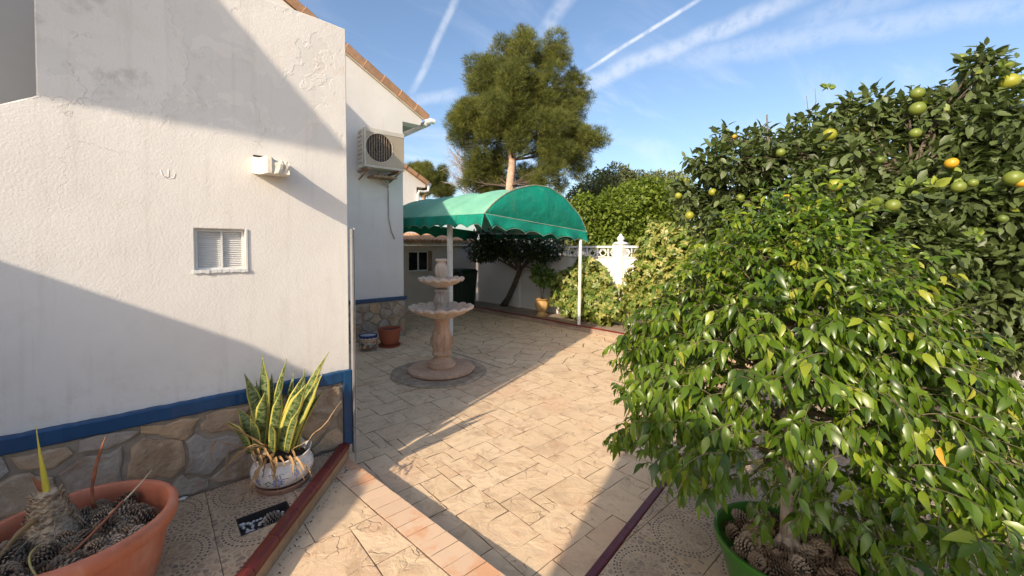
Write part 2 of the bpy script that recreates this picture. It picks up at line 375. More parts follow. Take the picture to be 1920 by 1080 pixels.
# convex polygon tools
def clip(poly, p, n):
    "keep the side where (x-p).n <= 0"
    out = []
    for i in range(len(poly)):
        a, b = poly[i], poly[(i+1) % len(poly)]
        da = (a[0]-p[0])*n[0]+(a[1]-p[1])*n[1]; db = (b[0]-p[0])*n[0]+(b[1]-p[1])*n[1]
        if da <= 0: out.append(a)
        if da*db < 0:
            t = da/(da-db); out.append((a[0]+(b[0]-a[0])*t, a[1]+(b[1]-a[1])*t))
    return out
def area(p): return .5*sum(p[i][0]*p[(i+1) % len(p)][1]-p[(i+1) % len(p)][0]*p[i][1] for i in range(len(p)))
def clip_region(poly, region):
    "region: convex, counter-clockwise"
    for i in range(len(region)):
        a, b = region[i], region[(i+1) % len(region)]
        n = (b[1]-a[1], -(b[0]-a[0])); poly = clip(poly, a, n)
        if len(poly) < 3: return []
    return poly
def inset(poly, g):
    if area(poly) < 0: poly = poly[::-1]
    out = poly
    for i in range(len(poly)):
        a, b = poly[i], poly[(i+1) % len(poly)]; L = math.hypot(b[0]-a[0], b[1]-a[1])
        if L < 1e-6: continue
        n = ((b[1]-a[1])/L, -(b[0]-a[0])/L); out = clip(out, (a[0]-n[0]*g, a[1]-n[1]*g), n)
        if len(out) < 3: return []
    return out
def voronoi(x0, x1, y0, y1, s, jit, rs, sx=1.0):
    nx = max(1, int((x1-x0)/(s*sx))); ny = max(1, int((y1-y0)/s)); P = {}
    for i in range(-1, nx+2):
        for j in range(-1, ny+2):
            P[i, j] = (x0+(i+.5+(rs.random()-.5)*jit+(.25 if j % 2 else -.25))*(x1-x0)/nx, y0+(j+.5+(rs.random()-.5)*jit)*(y1-y0)/ny)
    cells = []
    for i in range(nx+1):
        for j in range(ny+1):
            if (i, j) not in P: continue
            c = P[i, j]; poly = [(c[0]-2*s*sx, c[1]-2*s), (c[0]+2*s*sx, c[1]-2*s), (c[0]+2*s*sx, c[1]+2*s), (c[0]-2*s*sx, c[1]+2*s)]
            for a in range(-2, 3):
                for b in range(-2, 3):
                    o = P.get((i+a, j+b))
                    if (a or b) and o and poly: poly = clip(poly, ((c[0]+o[0])/2, (c[1]+o[1])/2), (o[0]-c[0], o[1]-c[1]))
            if len(poly) >= 3: cells.append(poly)
    return cells
def ashlar(x0, y0, nx, ny, u, rs, sizes=((3,2),(2,2),(2,3),(3,3),(4,3),(2,1),(3,2),(4,2))):
    used = [[False]*ny for _ in range(nx)]; out = []
    for j in range(ny):
        for i in range(nx):
            if used[i][j]: continue
            opts = list(sizes); rs.shuffle(opts)
            for (w, h) in opts + [(2,1),(1,2),(1,1)]:
                if i+w <= nx and j+h <= ny and all(not used[i+a][j+b] for a in range(w) for b in range(h)):
                    for a in range(w):
                        for b in range(h): used[i+a][j+b] = True
                    X, Y = x0+i*u, y0+j*u; out.append([(X, Y), (X+w*u, Y), (X+w*u, Y+h*u), (X, Y+h*u)]); break
    return out
def piece(name, poly, m, parent, conv, top, low, gap=.004, cham=.005, jag=0.0, rs=random, smooth=False, uv=None, joint=None):
    "one stone, slab or tile: a bevelled plate whose top is at depth `top` and whose edge drops to `low`"
    p = inset(poly, gap)
    if len(p) < 3 or abs(area(p)) < 4e-4: return None
    if jag:
        q = []
        for i in range(len(p)):
            a, b = p[i], p[(i+1) % len(p)]; L = math.hypot(b[0]-a[0], b[1]-a[1])
            q.append((a[0]+(rs.random()-.5)*jag, a[1]+(rs.random()-.5)*jag))
            if L > .10:
                for t in (.33, .66): q.append((a[0]+(b[0]-a[0])*t+(rs.random()-.5)*jag, a[1]+(b[1]-a[1])*t+(rs.random()-.5)*jag))
        p = q
    cx = sum(a for a, b in p)/len(p); cy = sum(b for a, b in p)/len(p)
    inn = []
    for a, b in p:
        L = math.hypot(a-cx, b-cy); k = max(.2, 1-cham*1.5/max(L, 1e-4)); inn.append((cx+(a-cx)*k, cy+(b-cy)*k))
    n = len(p); vs = [conv(a, b, low) for a, b in p]+[conv(a, b, (top*.7+low*.3) if not joint else top-.0006) for a, b in p]+[conv(a, b, top) for a, b in inn]
    fs = [tuple(range(2*n, 3*n))]
    for r in (0, n):
        for i in range(n): fs.append((r+i, r+(i+1) % n, r+n+(i+1) % n, r+n+i))
    me = bpy.data.meshes.new(name); me.from_pydata(vs, [], fs); me.update()
    if joint:
        me.materials.append(m); me.materials.append(joint)
        for i in range(1, n+1): me.polygons[i].material_index = 1
    if uv:
        at_ = me.attributes.new('tileuv', 'FLOAT_VECTOR', 'POINT')
        x0, y0, s = uv
        at_.data.foreach_set('vector', [c for (a, b) in p+p+inn for c in ((a-x0)/s, (b-y0)/s, 0)])
    o = link(name, me, m, parent)
    return fixn(o) if conv is not xy else o

# ------------------------------------------------------------------ setting: ground
g = MB().add([(-150,-150,-.03),(200,-150,-.03),(200,200,-.03),(-150,200,-.03)], [(0,1,2,3)]).build('ground', plain('dry earth', (.30, .23, .16), (.22, .17, .12), .95, 2)); tag(g, kind='structure')
rs = random.Random(3)
# kerb between the plaza and the right-hand bed, and the joint between the two stamp patterns
KA, KB = (.2, 1.05), (6.53, 2.03)
def kerb_y(x): return KA[1]+(KB[1]-KA[1])*(x-KA[0])/(KB[0]-KA[0])
JA, JB = (3.62, 7.3), (4.10, 1.4)
def jx(y): return JA[0]+(JB[0]-JA[0])*(JA[1]-y)/(JA[1]-JB[1])
plaza = MB().box((.95, .9, -.028), (6.53, 9.85, -.005)).build('plaza_paving', GROUT); tag(plaza, kind='structure')
regA = [(1.0, kerb_y(1.0)), (jx(kerb_y(4.0)), kerb_y(4.0)), (jx(7.3), 7.3), (1.0, 7.3)]
for c in ashlar(.85, 1.0, 34, 68, .094, rs, ((3,2),(3,3),(4,3),(3,2),(2,3),(4,2),(3,4),(4,3),(2,2))):
    p = clip_region(c, regA)
    if max(a for a, b in c)+.35 < .356*min(b for a, b in c): continue
    if len(p) >= 3: piece('slab', p, SLAB, plaza, xy, rs.uniform(-.0012, .0008), -.014, .0024, .0014, .008, rs, joint=GROUT)
carport = MB().box((3.7, 1.3, -.0285), (6.53, 9.85, -.0046)).build('carport_paving', GROUT); tag(carport, kind='structure')
regB = [(jx(kerb_y(4.1)), kerb_y(4.1)), (6.52, kerb_y(6.52)), (6.52, 9.8), (3.66, 9.8), (jx(7.3), 7.3)]
for c in voronoi(3.4, 6.9, 1.5, 9.9, .36, .75, rs):
    p = clip_region(c, regB)
    if len(p) >= 3: piece('slab', p, SLAB, carport, xy, rs.uniform(-.0012, .0008), -.014, .0048, .0018, .018, rs, joint=GROUT)
MB().beam((3.60, 6.4, .001), (3.66, 4.36, .001), .035, .006).build('joint_strip', plain('sandy joint strip', (.46, .38, .29), (.3, .23, .17), .8, 12), carport)

# raised platform where the photographer stands
PZ = .13
def step_x(y): return 1.078+(2.945-y)*(1.237-1.078)/(2.945-1.439)
KL = [(-.75, .83), (.302, 2.095), (.582, 2.438), (.86, 2.77), (1.00, 2.945), (1.085, 3.06)]      # bed kerb line
pf = prism([(-2, -.9), (step_x(-.9), -.9), (step_x(3.02), 3.02), (1.08, 3.085), (-2, 3.085)], [], PZ-.005, -.03, xy).build('step_platform', NOSJ); tag(fixn(pf), kind='structure')
def off(y, d): return step_x(y)-d
y = -.6
while y < 3.0:
    w = rs.uniform(.10, .125); y1 = min(y+w, 3.05)
    piece('nosing_brick', [(off(y, .175), y), (off(y, -.004), y), (off(y1, -.004), y1), (off(y1, .175), y1)], NOSING, pf, xy, PZ+rs.uniform(-.001, .001), PZ-.008, .0014, .0015, .003, rs, joint=NOSJ); y = y1
regP = [(-1.0, -.6), (off(-.6, .18), -.6), (off(3.05, .18), 3.05), (-1.0, 3.05)]
for c in ashlar(-1.0, -.6, 12, 21, .18, rs, ((3,2),(2,2),(2,3),(3,3),(4,3))):
    p = clip_region(c, regP)
    if len(p) >= 3: piece('slab', p, SLAB, pf, xy, PZ+rs.uniform(-.001, .0008), PZ-.008, .0024, .0015, .006, rs, joint=NOSJ)

# left bed: terrazzo tiles behind a glazed kerb
BZ = .22
bed_poly = [(-2, -.6)]+KL+[(1.085, 3.09), (-2, 3.09)]
HX0, HX1, HY0, HY1 = .315, .562, 2.45, 2.62
bed = prism([(a-(.03 if 0 < i < 7 else 0), b) for i, (a, b) in enumerate(bed_poly)], [[(HX0, HY0), (HX0, HY1), (HX1, HY1), (HX1, HY0)]], BZ-.006, .0, xy).build('left_bed', GROUT); tag(fixn(bed), kind='structure')
def half(line, off_):
    out = []
    for i in range(len(line)-1):
        a, b = line[i], line[i+1]; L = math.hypot(b[0]-a[0], b[1]-a[1]); n = ((b[1]-a[1])/L, -(b[0]-a[0])/L); out.append(((a[0]-n[0]*off_, a[1]-n[1]*off_), n))
    return out
T = .40
for i in range(-4, 4):
    for j in range(-2, 3):
        x0 = .215+i*T; y0 = 2.70+(j-1)*T
        c = [(x0, y0), (x0+T, y0), (x0+T, y0+T), (x0, y0+T)]
        for pt, n in half(KL, .05): c = clip(c, pt, n) if len(c) >= 3 else []
        if len(c) >= 3: c = clip_region(c, [(-2, -.5), (1.07, -.5), (1.07, 3.045), (-2, 3.045)])
        if len(c) < 3: continue
        # leave the planting hole open
        parts = [c]
        if x0 < HX1 and x0+T > HX0 and y0 < HY1 and y0+T > HY0:
            L_ = clip(c, (HX0, 0), (1, 0)); R_ = clip(c, (HX1, 0), (-1, 0)); M_ = clip(clip(c, (HX0, 0), (-1, 0)), (HX1, 0), (1, 0))
            parts = [L_, R_, clip(M_, (0, HY0), (0, 1)) if M_ else [], clip(M_, (0, HY1), (0, -1)) if M_ else []]
        for k, p in enumerate(parts):
            if len(p) >= 3: piece('tile', p, PATIOTILE, bed, xy, BZ, BZ-.01, .0015 if len(parts) == 1 else .0004, .0015, 0, rs, uv=(x0, y0, T))
def kerb(name, line, seg, w, z0, z1, zf, m, face_m, parent, round_=.02):
    "glazed kerb tiles of length seg along a polyline; rounded nose on the right-hand side"
    pts = [Vector((a, b, 0)) for a, b in line]; L = [0]
    for i in range(len(pts)-1): L.append(L[-1]+(pts[i+1]-pts[i]).length)
    def pos(s):
        s = max(0, min(L[-1], s))
        for i in range(len(L)-1):
            if s <= L[i+1]+1e-9:
                d = (pts[i+1]-pts[i]); t = (s-L[i])/max(d.length, 1e-9)
                # smoothed direction
                a = (pts[max(i-1, 0)+1]-pts[max(i-1, 0)]).normalized(); b = d.normalized(); c_ = (pts[min(i+2, len(pts)-1)]-pts[min(i+1, len(pts)-2)]).normalized()
                dd = (b*(1-abs(t-.5)) + (a*(.5-t) if t < .5 else c_*(t-.5))).normalized()
                return pts[i]+d*t, dd
        return pts[-1], (pts[-1]-pts[-2]).normalized()
    s = 0.0; k = 0
    prof = [(-w, zf), (-w, z1-.004), (-w+.006, z1), (-round_, z1), (-round_*.3, z1-round_*.35), (0, z1-round_), (0, z0), (-.012, z0)]
    while s < L[-1]-.01:
        e = min(s+seg-.003, L[-1]); mb = MB(); n = len(prof); N = 4
        for i in range(N+1):
            p, d = pos(s+(e-s)*i/N); nrm = Vector((d.y, -d.x, 0))
            for (o_, z_) in prof: mb.v.append(tuple(p+nrm*o_+Vector((0, 0, z_))))
        for i in range(N):
            for j in range(n): mb.f.append((i*n+j, i*n+(j+1) % n, (i+1)*n+(j+1) % n, (i+1)*n+j))
        mb.f.append(tuple(range(n))); mb.f.append(tuple(range(N*n, N*n+n))[::-1])
        fixn(mb.build('kerb_tile', m, parent))
        # cladding tile below the nose
        if face_m:
            mb = MB(); p0, d0 = pos(s); p1, d1 = pos(e)
            for (p, d) in ((p0, d0), (p1, d1)):
                nrm = Vector((d.y, -d.x, 0))
                for (o_, z_) in ((-.03, 0.0 if z0 < .2 else PZ-.01), (-.006, 0.0 if z0 < .2 else PZ-.01), (-.006, z0+.001), (-.03, z0+.001)): mb.v.append(tuple(p+nrm*o_+Vector((0, 0, z_))))
            mb.f += [(0,1,2,3),(7,6,5,4),(0,4,5,1),(1,5,6,2),(2,6,7,3),(3,7,4,0)]
            fixn(mb.build('face_tile', face_m, parent))
        s += seg; k += 1
CLAD = piece_mat('mosaic cladding', [(0, (.40, .26, .15)), (.5, (.46, .33, .2)), (1, (.36, .24, .13))], .7, (.18, .12, .08), 60, .8, .003, (.25, .13, .07), .7)
GR2 = plain('pale grout', (.52, .42, .34), (.4, .3, .24), .9, 20)
kerb('kerb', KL, .21, .062, .208, .252, .19, KERBTILE, CLAD, bed, .022)
# far bed under the boundary wall and right-hand bed under the orange tree
fb = prism([(6.49, 2.05), (7.38, 2.05), (7.38, 9.85), (6.49, 9.85)], [], .098, -.03, xy).build('far_bed', plain('bed cement', (.36, .28, .21), (.24, .18, .13), .9, 3, 40, .5, .006)); tag(fixn(fb), kind='structure')
kerb('kerb', [(6.525, 2.06), (6.525, 9.84)][::-1][::-1], .33, .035, .082, .125, .06, KERBTILE, CLAD, fb, .012)
rb = prism([(-.2, -3.5), (7.38, -3.5), (7.38, 2.03), (6.53, kerb_y(6.53)-.01), (1.02, kerb_y(1.02)-.01), (1.25, kerb_y(1.02)-.2), (1.35, -3.5)][1:], [], .012, -.03, xy).build('right_bed', GROUT); tag(fixn(rb), kind='structure')
kerb('kerb', [KA, KB][::-1], .30, .05, .004, .030, .0, KERBTILE2, None, rb, .008)
for i in range(0, 13):
    for j in range(-3, 9):
        x0 = 1.30+i*T; y0 = 1.07-(j)*T
        c = [(x0, y0-T+.2), (x0+T, y0-T+.2), (x0+T, y0+.2), (x0, y0+.2)]
        d = (KB[0]-KA[0], KB[1]-KA[1]); L = math.hypot(*d)
        c = clip(c, (KA[0], KA[1]-.052), (-d[1]/L, d[0]/L))
        if len(c) >= 3 and (x0+y0*.0) < 6.4: piece('tile', c, PATIOTILE, rb, xy, .022, .008, .0015, .0015, 0, rs, uv=(x0, y0-T+.2, T))

# ------------------------------------------------------------------ near house block
WY = 3.09
house = thing('house_block', 'rough white rendered house wall with cobalt band, nearest on the left', 'house', (0, WY, 0))
VX0, VX1, VZ0, VZ1 = .192, .449, 1.561, 1.817
wall_o = [(-2.0, BZ-.05), (1.10, BZ-.05), (1.10, 3.315), (.9, 3.325), (.2, 3.33), (-.412, 3.345), (-.416, 2.456), (-.531, 2.388), (-.9, 2.19), (-2.0, 1.75)]
wl = prism(wall_o, [[(VX0, VZ0), (VX0, VZ1), (VX1, VZ1), (VX1, VZ0)]], WY, WY+.26, xz).build('wall', STUCCO, house, bevel=.006); fixn(wl)
# return wall to the gable wing, its unseen sloping top shaped to cast shade
rw = prism([(WY+.262, -.02), (7.288, -.02), (7.288, 5.38), (4.50, 3.30), (WY+.262, 3.30)], [], 1.098, .85, yz).build('wall', STUCCO2, house); fixn(rw)
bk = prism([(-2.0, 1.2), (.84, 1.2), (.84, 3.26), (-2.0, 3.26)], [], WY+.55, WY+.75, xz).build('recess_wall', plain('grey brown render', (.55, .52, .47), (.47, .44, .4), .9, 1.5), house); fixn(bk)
MB().box((-2.0, WY+.262, 1.70), (.84, WY+.545, 1.76)).build('ledge', STUCCO2, house)
# flat brown tiles on the parapet behind
TILE = piece_mat('roof tile', [(0, (.42, .225, .115)), (.4, (.50, .29, .155)), (.7, (.36, .205, .12)), (1, (.46, .27, .16))], .85, (.55, .38, .25), 30, .6, .004, (.25, .15, .09), .6)
for k in range(6):
    y0 = 4.55+k*.42; z0 = 3.345+(y0-4.5)*.7463
    MB().add(*[(lambda a: (a.v, a.f))(MB().beam((1.0, y0, z0-.01), (1.0, y0+.43, z0-.01+.32), .20, .03))][0]).build('roof_tile', TILE, house)
# vent with louvres
MB().box((VX0+.001, WY+.075, VZ0+.001), (VX1-.001, WY+.085, VZ1-.001)).build('vent_back', DARK, house)
vf = MB()
fwid = .016
vf.box((VX0+.002, WY+.03, VZ0+.002), (VX0+fwid, WY+.05, VZ1-.002)).box((VX1-fwid, WY+.03, VZ0+.002), (VX1-.002, WY+.05, VZ1-.002))
vf.box((VX0+fwid, WY+.03, VZ0+.002), (VX1-fwid, WY+.05, VZ0+fwid)).box((VX0+fwid, WY+.03, VZ1-fwid), (VX1-fwid, WY+.05, VZ1-.002))
mx = VX0+(VX1-VX0)*.53
vf.box((mx-.005, WY+.028, VZ0+fwid), (mx+.005, WY+.052, VZ1-fwid))
vo = vf.build('vent_frame', WHITEM, house)
nS = 19
for (a, b) in ((VX0+fwid+.001, mx-.006), (mx+.006, VX1-fwid-.001)):
    for i in range(nS):
        z = VZ0+fwid+(i+.5)*(VZ1-VZ0-2*fwid)/nS
        MB().beam((a, WY+.045, z), (b, WY+.045, z), .014, .0035, (0, .75, -.66)).build('slat', WHITEM, vo)
sill = MB()
for i in range(14):
    x0 = VX0-.012+i*(VX1-VX0+.024)/14; x1 = x0+(VX1-VX0+.024)/14-.0005
    sill.box((x0, WY-.008-rs.random()*.006, VZ0-.012-rs.random()*.006), (x1, WY+.03, VZ0+.004+rs.random()*.002))
sill.build('sill', WHITEM, house)
MB().box((VX1+.001, WY-.007, VZ0), (VX1+.012, WY-.0005, VZ1+.004)).build('vent_trim', WHITEM, house)
# broken stub of a beam
stub_p = [(.490, 3.10), (.544, 2.89), (.600, 2.885), (.668, 2.89), (.705, 3.10)]
def stubmesh():
    mb = MB(); rr = random.Random(5)
    zs = [2.166, 2.20, 2.235, 2.272]
    pts = []
    P = [Vector((a, b, 0)) for a, b in stub_p]
    dense = []
    for i in range(len(P)-1):
        m = 2 if i in (0, 3) else 5
        for k in range(m): dense.append(P[i].lerp(P[i+1], k/m))
    dense.append(P[-1])
    for iz, z in enumerate(zs):
        for p in dense:
            dam = 1.0 if p.x > .57 else .12
            dz = -(.02 if iz == 3 else .008 if iz == 2 else 0)*max(0, min(1, (p.x-.56)/.03))
            mb.v.append((p.x+rr.uniform(-.003, .003)*dam, p.y+(rr.uniform(0, .012)*dam if p.y < 3.0 else 0)+(.022*dam if iz == 3 and p.y < 3 else 0), z+dz+rr.uniform(-.003, .003)*dam+(.02 if p.y > 3.0 else 0)))
    n = len(dense)
    for i in range(3):
        for j in range(n-1): mb.f.append((i*n+j, i*n+j+1, (i+1)*n+j+1, (i+1)*n+j))
    mb.f.append(tuple(range(n))[::-1]); mb.f.append(tuple(3*n+j for j in range(n)))
    return mb
fixn(stubmesh().build('beam_stub', plain('chipped cream plaster', (.76, .70, .58), (.56, .50, .40), .9, 14, 60, .8, .004), house))
MB().add(*(lambda a: (a.v, a.f))(MB().box((.50, WY-.006, 2.292), (.60, WY-.001, 2.302)))).build('gap', DARK, house)
# small hand-pressed mark in the render
mk = MB()
for pts in ([(-.045,.03),(-.035,-.01),(-.005,-.028)], [(0,.035),(0,-.028)], [(.038,.01),(.03,-.022),(-.002,-.03)]):
    mk.tube([(.080+a*.78, WY+.0008, 2.125+b*.78) for a, b in pts], .0030, 6)
mk.build('plaster_mark', STUCCO2, house, smooth=True)
# cobalt band and stone plinth
bb = MB(); rq = random.Random(12); NB = 150; prev_j = [0, 0, 0]
for i in range(NB+1):
    x = -2.0+3.041*i/NB; prev_j = [v*.6+rq.uniform(-.0022, .0022) for v in prev_j]; a_, b_, c_ = prev_j
    bb.v += [(x, WY-.001, .705+a_), (x, WY-.036+c_, .705+a_), (x, WY-.041+c_, .712+a_), (x, WY-.041+c_, .779+b_), (x, WY-.035+c_, .787+b_), (x, WY-.001, .789+b_)]
for i in range(NB):
    for j in range(6): bb.f.append((i*6+j, i*6+(j+1) % 6, i*6+6+(j+1) % 6, i*6+6+j))
bb.f += [tuple(range(6)), tuple(range(NB*6+5, NB*6-1, -1))]
fixn(bb.build('blue_band', BLUE, house))
MB().box((1.0415, WY-.041, .225), (1.104, WY-.001, .788)).build('blue_strip', BLUE, house, bevel=.006)
mo = MB().box((-2.0, WY-.022, .205), (1.041, WY-.0015, .7045)).build('plinth', GROUTW, house)
cells = voronoi(-1.0, 1.15, .12, .80, .185, .80, rs, 1.35)
reg = [(-1.0, .215), (1.038, .215), (1.038, .702), (-1.0, .702)]
for c in cells:
    p = clip_region(c, reg)
    if len(p) >= 3: piece('stone', p, STONE, mo, xz, WY-.030-rs.random()*.012, WY-.020, .014, .009, .034, rs)

# pale metal gate leaf folded edge-on against the corner
gt = thing('metal_gate', 'pale metal gate leaf seen edge on at the near house corner', 'gate', (1.125, 3.06, .15))
MB().box((1.107, 3.035, .160), (1.122, 3.075, 1.842)).build('stile', plain('dull grey aluminium', (.26, .26, .27), (.2, .2, .2), .45, 5), gt, bevel=.002)
MB().box((1.1225, 3.055, .165), (1.1290, 3.07, 1.845)).build('dark_gap', DARK, gt)  # black strip standing in for the dark gap beside the stile
MB().box((1.1295, 3.045, .080), (1.1320, 3.075, 1.848)).build('edge_trim', WHITEM, gt)
MB().box((1.1325, 3.078, .12), (1.135, 3.09, 1.84)).build('panel', WHITEM, gt)
MB().box((1.1085, 3.033, .98), (1.120, 3.0345, 1.26)).build('lock_plate', plain('worn steel', (.22, .2, .17), None, .5, 20), gt)
for z in (.35, 1.1, 1.78): MB().lathe([(.0035, 0), (.0035, .004)], (0, 0, 0), 8).build('screw', DARK, gt).location = Vector((1.1145, 3.031, z))-Vector(gt.location)

# ------------------------------------------------------------------ gable wing with the air conditioner
GY = 7.29
wing = thing('gable_house', 'white gable end house with orange verge tiles behind the near wall', 'house', (3.65, GY, 0))
def vz(x): return 5.211-.546*(x-2.61)-.13
gw = prism([(1.10, -.02), (3.652, -.02), (3.652, 4.135), (4.03, 4.135), (4.06, 4.20), (4.085, vz(4.085)), (1.10, vz(1.10))], [], GY, GY+.25, xz).build('wall', STUCCO2, wing); fixn(gw)
MB().box((3.40, GY+.25, -.02), (3.651, 9.8, 4.13)).build('side_wall', STUCCO2, wing)
MB().box((3.655, GY+.252, 4.15), (4.03, 12.0, 4.17)).build('soffit', plain('grey soffit', (.42, .42, .40), None, .8), wing)
s0 = 1.2; k = 0
while s0 < 4.12:
    s1 = s0+.335
    a = Vector((s0, GY, vz(s0)+.005)); b = Vector((min(s1+.02, 4.16), GY, vz(min(s1+.02, 4.16))+.005))
    n = Vector((.546, 0, 1)).normalized(); mb = MB()
    for p, q_ in ((a, .012), (b, -.004)):
        for (yy, hh) in ((GY-.045-q_, 0), (GY-.045-q_, .135+q_), (GY-.01, .165+q_), (GY+.15, .165+q_), (GY+.22, .14+q_), (GY+.22, .10), (GY-.02, .10), (GY-.028, 0)):
            mb.v.append(tuple(Vector((p.x, yy, p.z))+n*hh))
    m8 = 8
    for j in range(m8): mb.f.append((j, (j+1) % m8, m8+(j+1) % m8, m8+j))
    mb.f += [tuple(range(8)), tuple(range(15, 7, -1))]
    fixn(mb.build('verge_tile', TILE, wing, bevel=.008)); s0 = s1
rp = MB().add([(1.1, GY+.22, vz(1.1)+.14), (4.15, GY+.22, vz(4.15)+.14), (4.15, 12, vz(4.15)+.14), (1.1, 12, vz(1.1)+.14)], [(0,1,2,3)]).build('roof', TILE, wing)
MB().beam((2.0, GY-.018, vz(2.0)-.012), (4.1, GY-.018, vz(4.1)-.012), .03, .03).build('verge_trim', plain('pale mortar', (.55, .47, .36), None, .9), wing)
gtm = MB().tube([(4.20, GY-.02, 4.205), (4.20, 12, 4.205)], .062, 12); gtm.build('gutter', WHITEM, wing, smooth='auto')
MB().tube([(4.12, GY-.06, 4.19), (4.22, GY-.10, 4.235), (4.29, GY-.12, 4.225)], [.06, .055, .05], 12).build('gutter_outlet', WHITEM, wing, smooth='auto')
# plinth
pl = MB().box((1.15, GY-.030, -.02), (3.668, GY-.001, .69)).build('plinth', GROUTW, wing)
MB().box((3.6525, GY-.001, -.02), (3.69, 9.7, .69)).build('side_plinth', GROUTW, wing)
MB().box((1.15, GY-.050, .70), (3.70, GY-.001, .765)).build('blue_band', BLUE, wing, bevel=.006)
MB().box((3.653, GY+.0, .70), (3.70, 9.7, .765)).build('blue_band', BLUE, wing)
for c in voronoi(2.1, 3.75, -.05, .75, .20, .8, rs, 1.1):
    p = clip_region(c, [(2.1, .0), (3.664, .0), (3.664, .688), (2.1, .688)])
    if len(p) >= 3: piece('stone', p, STONE, pl, xz, GY-.042-rs.random()*.01, GY-.028, .010, .007, .018, rs)
# hanging cable under the unit
# air conditioner
AC = thing('air_conditioner', 'weathered air conditioner unit on brackets high on the gable wall', 'air conditioner', (3.05, 7.0, 3.1))
CREAM = plain('yellowed cream casing', (.45, .375, .285), (.37, .30, .21), .5, 3, 30, .1)
CREAM2 = plain('pale casing', (.62, .58, .50), (.5, .45, .37), .5, 3, 30, .1)
AX0, AX1, AZ0, AZ1, AY0, AY1 = 2.735, 3.470, 3.095, 3.765, 6.865, 7.15
fcx, fcz, fr = 3.005, 3.445, .245
circ = [(fcx+fr*math.cos(2*math.pi*i/40), fcz+fr*math.sin(2*math.pi*i/40)) for i in range(40)]
fixn(prism([(AX0+.03, AZ0+.035), (AX1-.001, AZ0+.035), (AX1-.001, AZ1-.075), (AX0+.03, AZ1-.075)], [circ[::-1]], AY0+.004, AY0+.03, xz).build('front_panel', CREAM, AC))
MB().box((AX0, AY0, AZ0), (AX0+.0295, AY1, AZ1-.002)).build('side_panel', CREAM2, AC, bevel=.004)
MB().box((AX0+.03, AY0-.002, AZ1-.0745), (AX1+.003, AY1, AZ1)).build('top_panel', CREAM2, AC, bevel=.005)
MB().box((AX0+.03, AY0-.002, AZ0-.002), (AX1+.003, AY1, AZ0+.0345)).build('bottom_panel', CREAM2, AC, bevel=.004)
MB().box((AX0+.031, AY0+.10, AZ0+.036), (AX1-.002, AY1-.002, AZ1-.076)).build('casing', plain('brown casing inside', (.10, .075, .055), None, .8), AC)
# fan: hub, blades, grille bars
fan = MB().lathe([(.05, 0), (.05, .03), (.02, .035)], n=20).build('fan_hub', DARK, AC); fan.rotation_euler = (math.pi/2, 0, 0); fan.location = Vector((fcx, AY0+.09, fcz))-Vector(AC.location)
fb_ = MB()
for k in range(3):
    a0 = k*2*math.pi/3+.4; R1 = .225
    vs = [(fcx+r*math.cos(a0+t), AY0+.06+.03*(t/1.2), fcz+r*math.sin(a0+t)) for r in (.05, R1) for t in (0, .4, .8, 1.2)]
    fb_.add(vs, [(0,1,5,4),(1,2,6,5),(2,3,7,6)])
fb_.build('fan_blades', plain('dark brown blades', (.06, .045, .035), None, .6), AC)
gm = plain('beige grille bar', (.34, .27, .20), None, .6)
for i in range(11):
    x = fcx+fr*(-1+2*(i+.5)/11); h = math.sqrt(max(fr*fr-(x-fcx)**2, 1e-4))
    MB().box((x-.004, AY0+.006, fcz-h), (x+.004, AY0+.012, fcz+h)).build('grille_bar', gm, AC)
for r in (.06, .12, .18):
    MB().tube([(fcx+r*math.cos(t/24*2*math.pi), AY0+.014, fcz+r*math.sin(t/24*2*math.pi)) for t in range(25)], .002, 5).build('grille_ring', gm, AC)
MB().tube([(fcx+(fr+.004)*math.cos(t/40*2*math.pi), AY0+.001, fcz+(fr+.004)*math.sin(t/40*2*math.pi)) for t in range(41)], .006, 6).build('grille_rim', CREAM2, AC)
for i in range(8):
    z = AZ0+.07+i*.075; MB().box((AX0-.012, AY0+.03, z), (AX0-.001, AY1-.02, z+.028)).build('louvre', CREAM, AC)
MB().box((AX0-.022, AY0+.025, AZ0+.02), (AX0-.013, AY0+.05, AZ1-.02)).build('louvre_rail', CREAM2, AC)
RUST = plain('rusty cream bracket', (.40, .28, .18), (.24, .13, .07), .8, 10)
for x in (AX0+.06, AX1-.10):
    MB().box((x-.02, AY0-.03, AZ0-.045), (x+.02, GY-.002, AZ0-.006)).beam((x, AY0+.02, AZ0-.05), (x, GY-.01, AZ0-.17), .025, .02).build('bracket', RUST, AC)
MB().box((2.95, 7.0, AZ0-.13), (3.40, 7.28, AZ0-.10)).build('drip_tray', RUST, AC)
MB().tube([(3.24, 7.18, AZ0-.05), (3.25, 7.20, AZ0-.16), (3.33, 7.255, AZ0-.20), (3.345, 7.27, AZ0-.35), (3.345, 7.275, 2.55), (3.35, 7.275, 2.25), (3.40, 7.27, 2.0), (3.46, 7.265, 1.87)], .011, 8).build('drain_hose', plain('grey beige hose', (.45, .41, .36), None, .6), AC, smooth=True)
MB().tube([(3.12, 7.15, AZ0), (3.10, 7.18, AZ0-.14), (3.28, 7.2, AZ0-.22), (3.34, 7.262, AZ0-.25)], .014, 8).build('pipe', CREAM, AC, smooth=True)

